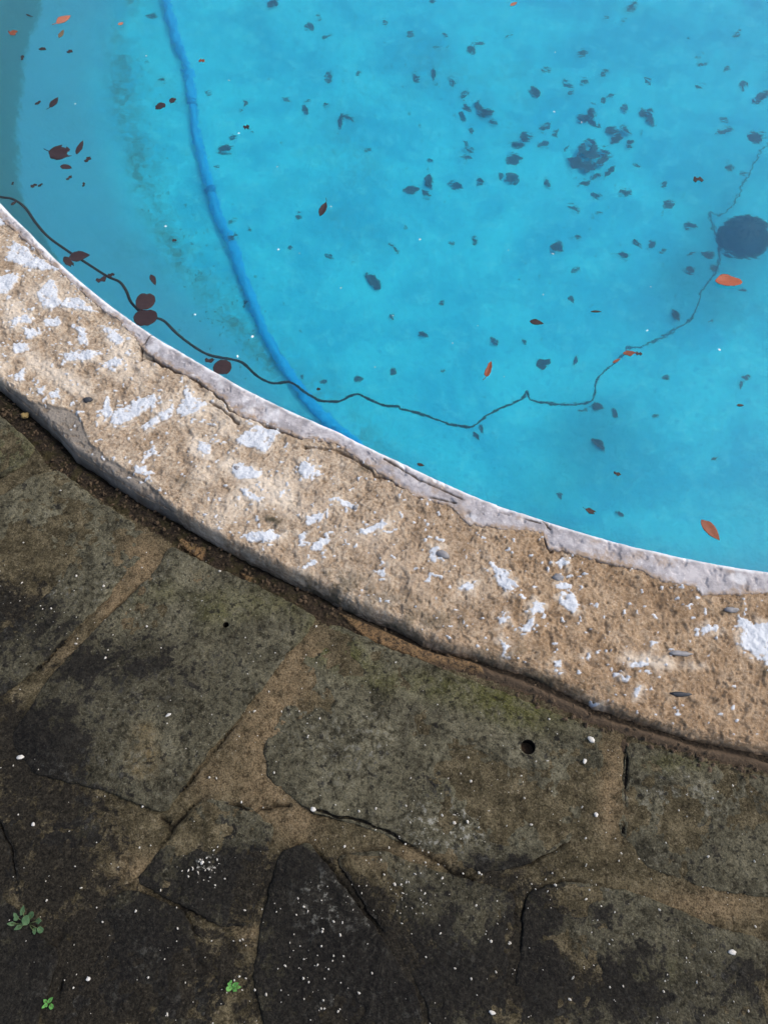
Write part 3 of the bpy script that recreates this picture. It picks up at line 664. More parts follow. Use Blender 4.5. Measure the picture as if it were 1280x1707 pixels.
paving = None
edges_world = []
slab_specs = []
for i, (px, hole) in enumerate(slabs_px):
    P = chaikin(G(px)[:, :2], 2)
    fine = 0.0034 if i < 11 else 0.012
    B = resample(P, fine)
    tan = np.roll(B, -1, 0) - np.roll(B, 1, 0); nrm = np.c_[tan[:, 1], -tan[:, 0]]; nrm /= np.linalg.norm(nrm, axis=1)[:, None]
    if ((nrm * (B - B.mean(0))).sum()) < 0: nrm = -nrm
    B = B + nrm * (0.003 + 0.006 * fbm(B[:, 0], B[:, 1], 0, 9, 3, 400 + i) + 0.0035 * fbm(B[:, 0], B[:, 1], 0, 70, 3, 430 + i))[:, None]
    slab_specs.append((B, fine, hole)); edges_world.append(B)

# mortar bed: one sheet, pieces of joint between the slabs
gx = np.r_[np.arange(-2.2, -0.95, 0.03), np.arange(-0.95, 0.98, 0.0055), np.arange(0.98, 2.4, 0.03)]
gy = np.r_[np.arange(-1.1, -0.26, 0.03), np.arange(-0.26, 1.10, 0.0055), np.arange(1.10, 2.6, 0.03)]
X, Y = np.meshgrid(gx, gy, indexing='ij')
n1 = fbm(X, Y, 0, 8, 4, 501); n2 = fbm(X, Y, 0, 60, 4, 502, 0.6)
dk, oc, gr, li = pave_masks(X, Y)
ed = np.full(X.shape, 0.2)
for B, fine, hole in slab_specs[:11]: ed = np.minimum(ed, line_d(X, Y, np.vstack([B[::3], B[:1]]), lim=0.03))
gapn = sst(0.0, 0.45, fbm(X, Y, 0, 6, 3, 505))
pave_cracks = [G(p) for p in ([(-30, 1330), (0, 1370), (24, 1440), (32, 1490), (36, 1512)], [(268, 1366), (286, 1380), (252, 1440), (214, 1472)], [(286, 1380), (328, 1336), (345, 1331), (420, 1352), (482, 1345)], [(318, 1590), (362, 1638)],
    [(530, 1350), (640, 1384), (700, 1418), (785, 1470)], [(1043, 1232), (1047, 1290), (1040, 1384)], [(108, 1560), (60, 1620), (20, 1660)], [(110, 1610), (100, 1650)], [(860, 1495), (862, 1560)], [(60, 1115), (120, 1060), (160, 1020)], [(405, 1195), (330, 1285), (300, 1320)])]
def crack_at(X, Y, w=0.0017):
    wx, wy = X + 0.004 * vn(X, Y, 0, 40, 511), Y + 0.004 * vn(X, Y, 0, 40, 512)
    d = np.full(X.shape, 0.02)
    for p in pave_cracks: d = np.minimum(d, line_d(wx, wy, p, lim=0.02))
    return sst(w * 1.5, w * 0.6, d + 0.0016 * fbm(X, Y, 0, 60, 2, 513)) * sst(-0.35, 0.1, fbm(X, Y, 0, 14, 3, 514))
gap = np.maximum(sst(0.005, 0.002, ed) * gapn * 0.8, crack_at(X, Y, 0.0028))
joint_ochre = np.clip(blobs(X, Y, [(240, 935, 40, 45, 1.0), (190, 1000, 36, 45, 0.8), (110, 1085, 40, 40, 0.4), (510, 1090, 45, 55, 0.7), (465, 1160, 45, 55, 0.75), (430, 1240, 55, 60, 0.75), (440, 1330, 40, 40, 0.8), (500, 1370, 40, 40, 0.7), (1020, 1330, 20, 60, 1.1), (1025, 1250, 20, 30, 0.6), (1180, 1510, 110, 30, 0.8), (350, 1300, 40, 30, 0.5), (330, 960, 40, 30, 0.5), (230, 1450, 40, 30, 0.6), (420, 1560, 30, 20, 0.5), (680, 1430, 80, 20, 0.5)]), 0, 1)
Z = -0.0016 + 0.0030 * n1 + 0.0022 * n2 - 0.010 * gap
rr = np.hypot(X - CX, Y - CY); keep = rr > R0 + out_s(np.arctan2(Y - CY, X - CX)) + 0.050 - 0.026 * sst(-0.25, 0.35, X) + 0.008 * n1
for _, _, ho in slab_specs:
    if ho:
        hc = G(ho[:2])[0]; keep &= np.hypot(X - hc[0], Y - hc[1]) > 0.030
Fq = grid_faces(len(gx), len(gy)); kf = keep.ravel()[Fq].all(1)
paving = mesh_np('paving', np.stack([X, Y, Z], -1), Fq[kf], MM, attrs={'mask': np.stack([np.clip(dk - 0.55 * joint_ochre - 0.12, -0.3, 1.3), joint_ochre, gap, 0 * X], -1)})
tag(paving, kind='structure')

for i, (B, fine, hole) in enumerate(slab_specs):
    c = G(hole[:2])[0, :2] if hole else B.mean(0)
    m = len(B); rad = np.linalg.norm(B - c, axis=1)
    rh = np.linalg.norm(G((hole[0] + hole[2], hole[1]))[0, :2] - c) if hole else 0.004
    n = int(np.percentile(rad, 80) / fine)
    edge = np.array([0.008, 0.0055, 0.0035, 0.002, 0.0009, 0.0])
    d = (B - c) / rad[:, None]
    t = np.linspace(0, 1, n)[None, :]
    rr = rh + (rad[:, None] - 0.011 - rh) * t
    rr = np.concatenate([rr, rad[:, None] - edge[None, :], rad[:, None] + 0.001], 1)
    if hole: rr = np.concatenate([np.full((m, 1), rh * 0.96), np.full((m, 1), rh * 0.98), rr], 1)
    X = c[0] + d[:, :1] * rr; Y = c[1] + d[:, 1:] * rr
    tilt = rng.normal(0, 0.004, 2); base = rng.normal(0.001, 0.0012)
    nl = fbm(X, Y, 0, 5, 3, 600 + i); nm = fbm(X, Y, 0, 26, 4, 640 + i, 0.55); nf = fbm(X, Y, 0, 150, 2, 680)
    lay = np.floor((fbm(X, Y, 0, 6, 4, 720 + i) + 1) * 5.5); fr = (fbm(X, Y, 0, 6, 4, 720 + i) + 1) * 5.5 - lay
    rise = 0.0013 * (lay + sst(0.86, 1.0, fr) - 5.5)
    Z = base + tilt[0] * (X - c[0]) + tilt[1] * (Y - c[1]) + 0.0022 * nl + 0.0020 * nm + 0.0007 * nf + rise
    dz = np.zeros(rr.shape[1]); dz[-7:] = [0.0, -0.0002, -0.0004, -0.0008, -0.0014, -0.003, -0.035]
    Z = Z + dz[None, :]
    if hole: Z[:, 0] -= 0.055; Z[:, 1] -= 0.002
    ck = crack_at(X, Y); Z = Z - 0.008 * ck
    dk, oc, gr, li = pave_masks(X, Y); dk = np.maximum(dk, 2.2 * ck); oc = oc * (1 - ck)
    if hole: dk[:, :2] = 3.0; li = li * (rr > rh * 1.1); oc = oc * (rr > rh * 1.1)  # inner rings painted black for the shade inside the hole
    tone = np.clip(0.5 + 0.25 * nl + rng.normal(0, 0.08) + 0.25 * sst(0.9, 0.45, np.hypot(X - CX, Y - CY) - R0) - 0.1, 0, 1)
    V = np.stack([X, Y, Z], -1).reshape(-1, 3); nv = rr.shape[1]
    V = np.vstack([V, [[c[0], c[1], V[:, 2].reshape(m, nv)[:, 0].mean()]]])
    k = np.arange(m); k2 = (k + 1) % m
    tr = np.c_[np.full(m, m * nv), k * nv, k2 * nv]
    sgn = np.sign(((np.roll(B, -1, 0) - c)[:, 1] * (B - c)[:, 0] - (np.roll(B, -1, 0) - c)[:, 0] * (B - c)[:, 1]).sum())
    Fq = grid_faces(m, nv, wrap_u=True)
    if sgn > 0: Fq = Fq[:, ::-1]
    else: tr = tr[:, ::-1]
    A = lambda *q: np.vstack([np.stack(q, -1).reshape(-1, 4), [[3.0 if hole else 0.5, 0, 0, 0]]])
    mesh_np('slab', V, Fq, MS, paving, attrs={'mask': A(dk, oc, gr, li), 'mask2': A(tone, 0 * X, 0 * X, 0 * X)}, tris=tr)

# ---- soil in the joint between coping and slabs
ts = theta_samples(0.0024, 0.012, 0.5, 0.45); sv = np.linspace(-0.04, 0.13, 85)
TH, S = np.meshgrid(ts, sv, indexing='ij'); so = out_s(TH)
X = CX + (R0 + so + S) * np.cos(TH); Y = CY + (R0 + so + S) * np.sin(TH)
right = sst(-0.25, 0.35, X)
n1 = fbm(X, Y, 0, 22, 4, 801); n2 = fbm(X, Y, 0, 90, 3, 802)
och = np.full(X.shape, -0.03)
for p in ([(562, 1014), (640, 1048), (720, 1086), (800, 1110), (806, 1124), (700, 1098), (610, 1062)], [(735, 1082), (800, 1108), (785, 1112)], [(290, 885), (340, 905), (330, 925), (300, 905)], [(395, 945), (420, 955), (410, 965)]):
    och = np.maximum(och, poly_in(X + 0.003 * n2, Y + 0.003 * n1, G(p)))
ochre = sst(-0.002, 0.003, och)
mort = np.clip(right * sst(0.004, 0.012, S + 0.004 * n1) + 0.3 * sst(0.04, 0.055, S + 0.008 * n1), 0, 1) * (1 - 0.6 * sst(0.1, 0.5, n1))
Z = -0.030 + 0.034 * right + 0.006 * n1 + 0.004 * n2 + 0.006 * ochre + 0.004 * mort - 0.010 * sst(0.012, 0.0, S) - 0.004 * sst(0.035, 0.06, S)
Z = np.minimum(Z, 0.006 - 0.012 * sst(0.012, 0.03, S) - 0.02 * sst(0.05, 0.09, S))
tag(mesh_np('soil_joint', np.stack([X, Y, Z], -1), grid_faces(len(ts), len(sv)), MSO, attrs={'mask': np.stack([ochre, mort, 0.5 * sst(0.2, -0.4, X), 0 * X], -1)}), kind='structure')
#@@OBJECTS
# ================================================================ things in the pool
# ---- blue hose lying on the floor
hp = [(262, -70), (278, 0), (292, 60), (312, 110), (321, 160), (326, 215), (338, 265), (351, 315), (366, 365), (386, 410), (404, 460), (424, 515), (446, 565), (476, 615), (510, 665), (552, 712), (600, 752)]
P = U(hp); th_e = math.atan2(P[-1, 1] - CY, P[-1, 0] - CX); i_e = R0 - np.hypot(P[-1, 0] - CX, P[-1, 1] - CY)
ext_ = np.array([[CX + (R0 - i_e * k_) * math.cos(th_e + t_), CY + (R0 - i_e * k_) * math.sin(th_e + t_), 0] for k_, t_ in ((0.72, 0.035), (0.45, 0.06), (0.22, 0.075), (0.09, 0.082))]); P = np.vstack([P[0] + np.array([[0.55, 1.75, 0], [0.28, 1.35, 0], [0.02, 0.85, 0], [-0.06, 0.40, 0]]), P, ext_])
P = catmull(P[:, :3], 0.0035)
HR = 0.0215
P[:, 2] = shell_z(P[:, 0], P[:, 1]) + HR * 0.95
L = np.r_[0, np.cumsum(np.linalg.norm(np.diff(P, axis=0), axis=1))]
rib = 0.5 + 0.5 * np.cos(L / 0.017 * 2 * np.pi)
hose = empty('pool_hose', tuple(P[0]))
tag(hose, 'bright blue ribbed hose lying in a long curve across the pool floor', 'hose')
hose.location = (0, 0, 0)
V, Fq, tr = tube(P, HR - 0.003 + 0.0035 * rib, 14)
mesh_np('hose_tube', V, Fq, M_HOSE, hose, tris=tr)
for px in ((352, 322), (322, 175)):
    q = U(px)[0]; k = int(np.argmin(np.linalg.norm(P[:, :2] - q[:2], axis=1)))
    V, Fq, tr = tube(P[k - 2:k + 4], HR + 0.0035, 16)
    tag(mesh_np('hose_cuff', V, Fq, mat_plain('cuff_blue', (0.008, 0.17, 0.45), (0.01, 0.22, 0.52), 50, 0.5), hose, tris=tr), label='darker blue joining cuff on the hose')

# ---- black cable: over the coping, afloat, then sinking towards the drain
cp = [(-150, 372), (-110, 350), (-60, 336), (-25, 329), (0, 328), (22, 332), (42, 346), (60, 371), (80, 394), (110, 416), (150, 442), (180, 461), (200, 470), (211, 485), (220, 505), (243, 526), (272, 534), (300, 560), (345, 590), (400, 603), (430, 628), (455, 639), (485, 638), (510, 655), (535, 668), (565, 669), (584, 660), (597, 657), (612, 664), (640, 676), (664, 677), (668, 681), (700, 690), (740, 704), (780, 712), (800, 701), (830, 681), (860, 669), (874, 660), (878, 652), (881, 660), (890, 669), (930, 674), (975, 673), (990, 661), (993, 640), (998, 628), (1020, 608), (1040, 590), (1044, 578), (1052, 579), (1075, 575), (1120, 553), (1150, 530), (1163, 507), (1170, 485), (1186, 462), (1200, 430), (1196, 400), (1186, 372), (1184, 352), (1196, 360), (1216, 345), (1236, 315), (1254, 280), (1270, 250), (1300, 225), (1345, 215)]
dep = np.interp(np.arange(len(cp)), [0, 4, 13, 17, 22, 28, 36, 44, 51, 57, 60, len(cp) - 1], [-0.1, 0.0, 0.004, 0.10, 0.32, 0.52, 0.78, 1.02, 1.22, 1.38, 1.50, 1.62])
Pc = []
for q, d_ in zip(cp, dep):
    if d_ < 0: Pc.append(G(q, ZW - d_)[0])
    else: Pc.append(D(q, max(d_, 0.003))[0])
Pc = np.array(Pc)
r_ = np.hypot(Pc[:, 0] - CX, Pc[:, 1] - CY) - R0
Pc[:, 2] = np.where(r_ > 0.0, np.maximum(Pc[:, 2], ZC + 0.006), np.maximum(Pc[:, 2], shell_z(Pc[:, 0], Pc[:, 1]) + 0.006))
Pc = np.vstack([Pc[0] + [[-0.9, -0.15, 0.0], [-0.45, -0.13, 0]], Pc]); Pc[0:2, 2] = (0.012, ZC + 0.01)
Pc = catmull(Pc, 0.006)
V, Fq, tr = tube(Pc, np.linspace(0.0043, 0.0030, len(Pc)), 10)
tag(mesh_np('power_cable', V, Fq, M_CABLE, tris=tr), 'thin black cable trailing from the coping through the water towards the drain', 'cable')

# ---- drain
dc = U((1238, 400))[0]
drain = empty('floor_drain', tuple(dc)); tag(drain, 'round dark drain cover on the pool floor near the right edge', 'drain')
def lathe(prof, n=48):
    a = np.arange(n) / n * 2 * np.pi; p = np.array(prof)
    V = np.stack([p[:, :1] * np.cos(a), p[:, :1] * np.sin(a), np.repeat(p[:, 1:], n, 1)], -1)
    return V.reshape(-1, 3), grid_faces(len(p), n, wrap_v=True)
V, Fq = lathe([(0.001, 0.120), (0.03, 0.116), (0.06, 0.102), (0.080, 0.080), (0.094, 0.050), (0.100, 0.022), (0.100, -0.02)])
mesh_np('dome', V, Fq, M_DRAIN, drain)
V, Fq = lathe([(0.098, 0.012), (0.103, 0.016), (0.108, 0.014), (0.112, 0.006), (0.113, -0.03)])
mesh_np('rim', V, Fq, M_DRAIN, drain)
sl_m = mat_plain('slot_black', (0.004, 0.004, 0.005), (0.01, 0.01, 0.012), 60, 0.9)
for ring, (r1, r2, nn) in enumerate(((0.030, 0.055, 10), (0.062, 0.092, 16))):
    for k in range(nn):
        a = k / nn * 2 * math.pi; zz = lambda r: np.interp(r, [0, 0.03, 0.06, 0.080, 0.094], [0.120, 0.116, 0.102, 0.080, 0.050])
        w = 0.004; ca, sa = math.cos(a), math.sin(a)
        pts = [(r1, -w), (r2, -w), (r2, w), (r1, w)]
        Vt = np.array([[r * ca - q * sa, r * sa + q * ca, zz(r) + 0.0012] for r, q in pts] + [[r * ca - q * sa, r * sa + q * ca, zz(r) - 0.004] for r, q in pts])
        mesh_np('slot', Vt, [[0, 1, 2, 3], [4, 7, 6, 5], [0, 4, 5, 1], [1, 5, 6, 2], [2, 6, 7, 3], [3, 7, 4, 0]], sl_m, drain, smooth=False)

# ---- leaves
def leaf_geo(kind, seed):
    """unit leaf, length 1 along x; returns top vertices and quads"""
    r = np.random.default_rng(seed); nu, nv = 22, 9
    t = np.linspace(0, 1, nu)[:, None]; v = np.linspace(-1, 1, nv)[None, :]
    if kind == 'round': w = np.sqrt(np.maximum(1 - (2 * t - 1) ** 2, 0)) * (1 + 0.05 * np.sin(9 * t))
    elif kind == 'oval': w = np.sin(np.pi * t ** (0.8 + 0.4 * r.uniform())) ** 0.72 * (0.9 + 0.2 * np.sin(7 * t + r.uniform(0, 6)) * r.uniform(0.2, 1))
    elif kind == 'frag': w = np.clip(np.minimum(t * 6, (1 - t) * 4), 0, 1) * (0.55 + 0.45 * np.sin(5.2 * t + r.uniform(0, 6)) ** 2)
    else: w = np.sin(np.pi * t ** 0.85) ** 0.9 * (1.0 - 0.18 * t)
    w = np.maximum(w, 0.012)
    jag = 1 + (0.22 if kind in ('oval', 'torn', 'frag', 'bean') else 0.10) * vn(t * 7 + 0 * v, np.sign(v) * 3 + 0 * t, 0, 1, seed)
    x = t - 0.5 + 0 * v; y = 0.5 * v * w * jag
    bend = {'bean': 0.32, 'frag': r.uniform(-0.3, 0.3)}.get(kind, r.uniform(-0.08, 0.08))
    y = y + bend * ((2 * t - 1) ** 2 - 0.4) * (1 if kind != 'lance' else 0.6)
    z = 0.05 * np.abs(v) * w * r.uniform(0.4, 1.6) + 0.05 * r.uniform(-1, 1.4) * (2 * t - 1) ** 2 + 0.018 * vn(x * 3, y * 6, 0, 1, seed + 5)
    V = np.stack([x, y, z + 0 * v], -1); Fq = grid_faces(nu, nv)
    if kind in ('torn', 'frag'):
        cen = V.reshape(-1, 3)[Fq].mean(1); a0 = r.uniform(0, 6.28)
        bite = np.hypot(cen[:, 0] - 0.42, (cen[:, 1] - 0.12 * math.cos(a0))) < 0.20 + 0.05 * vn(cen[:, 0], cen[:, 1], 0, 9, seed)
        bite2 = np.hypot(cen[:, 0] - 0.05 * math.sin(a0), cen[:, 1] - 0.5) < 0.17
        Fq = Fq[~(bite | bite2)] if kind == 'torn' else Fq[~bite2]
    return V.reshape(-1, 3), Fq

def thicken(V, Fq, th):
    n = len(V); W_ = V.copy(); W_[:, 2] -= th
    e = np.vstack([Fq[:, [0, 1]], Fq[:, [1, 2]], Fq[:, [2, 3]], Fq[:, [3, 0]]])
    key = set(map(tuple, e)); bd = [(a, b) for a, b in map(tuple, e) if (b, a) not in key]
    side = np.array([[b, a, a + n, b + n] for a, b in bd])
    return np.vstack([V, W_]), np.vstack([Fq, Fq[:, ::-1] + n, side])

LEAF_CACHE = {}
def leaf(x, y, Lpx, ang, asp, kind, place, col, label, stem=False, seed=None, lift=0.0, mul=1.0):
    seed = seed if seed is not None else int(x * 7 + y * 13)
    a = math.radians(ang); dx, dy = math.cos(a) * Lpx / 2, math.sin(a) * Lpx / 2
    pts = [(x - dx, y - dy), (x + dx, y + dy), (x, y)]
    if place == 's': A, B, C = G(pts, ZW + 0.0012)
    elif place == 'f': A, B, C = U(pts)
    else: A, B, C = D(pts, float(place))
    ex = B - A
    if place != 'f': ex[2] = 0
    Ln = np.linalg.norm(ex) * mul; ex /= np.linalg.norm(ex)
    if place == 'f':
        h = 0.01; gxx = (shell_z(C[0] + h, C[1]) - shell_z(C[0] - h, C[1])) / (2 * h); gyy = (shell_z(C[0], C[1] + h) - shell_z(C[0], C[1] - h)) / (2 * h)
        nz = np.array([-float(gxx), -float(gyy), 1.0]); nz /= np.linalg.norm(nz)
        if nz[2] < 0.5: nz = np.array([0, 0, 1.0])
    else: nz = np.array([0, 0, 1.0])
    ex = ex - nz * (ex @ nz); ex /= np.linalg.norm(ex); ey = np.cross(nz, ex)
    # width in the photo -> width in the place
    if place == 's': w = np.linalg.norm(G((x - dy * asp, y + dx * asp), ZW)[0] - G((x + dy * asp, y - dx * asp), ZW)[0])
    elif place == 'f': w = np.linalg.norm(U((x - dy * asp, y + dx * asp))[0] - U((x + dy * asp, y - dx * asp))[0])
    else: w = Ln * asp
    V, Fq = leaf_geo(kind, seed)
    V = V * np.array([Ln, w, Ln * (0.55 if place == 's' else 1.2)])
    V[:, 2] -= V[:, 2].min()
    off = {'s': 0.0, 'f': 0.004 + lift}.get(place, 0)
    V, Fq = thicken(V, Fq, 0.0007)
    R = np.stack([ex, ey, nz], 1)
    V = V @ R.T
    o = mesh_np('leaf' if not stem else 'leaf_blade', V, Fq, LM[col])
    base = C + nz * (off + 0.001)
    if stem:
        root = empty('leaf', tuple(base)); o.parent = root
        sg = 1 if stem is True else stem
        p0 = ex * sg * Ln * 0.46; p1 = ex * sg * Ln * 0.60 + ey * Ln * 0.03; p2 = ex * sg * Ln * 0.74 + ey * Ln * 0.10
        S_, SF, ST = tube(catmull(np.array([p0, p1, p2]) + nz * 0.0012, Ln * 0.04), Ln * 0.016, 6)
        mesh_np('stalk', S_, SF, LM[col], root, tris=ST); o = root
    else: o.location = base
    sub = {'s': 'floating leaves'}.get(place, 'sunken leaves')
    return tag(o, label, 'leaf', sub)

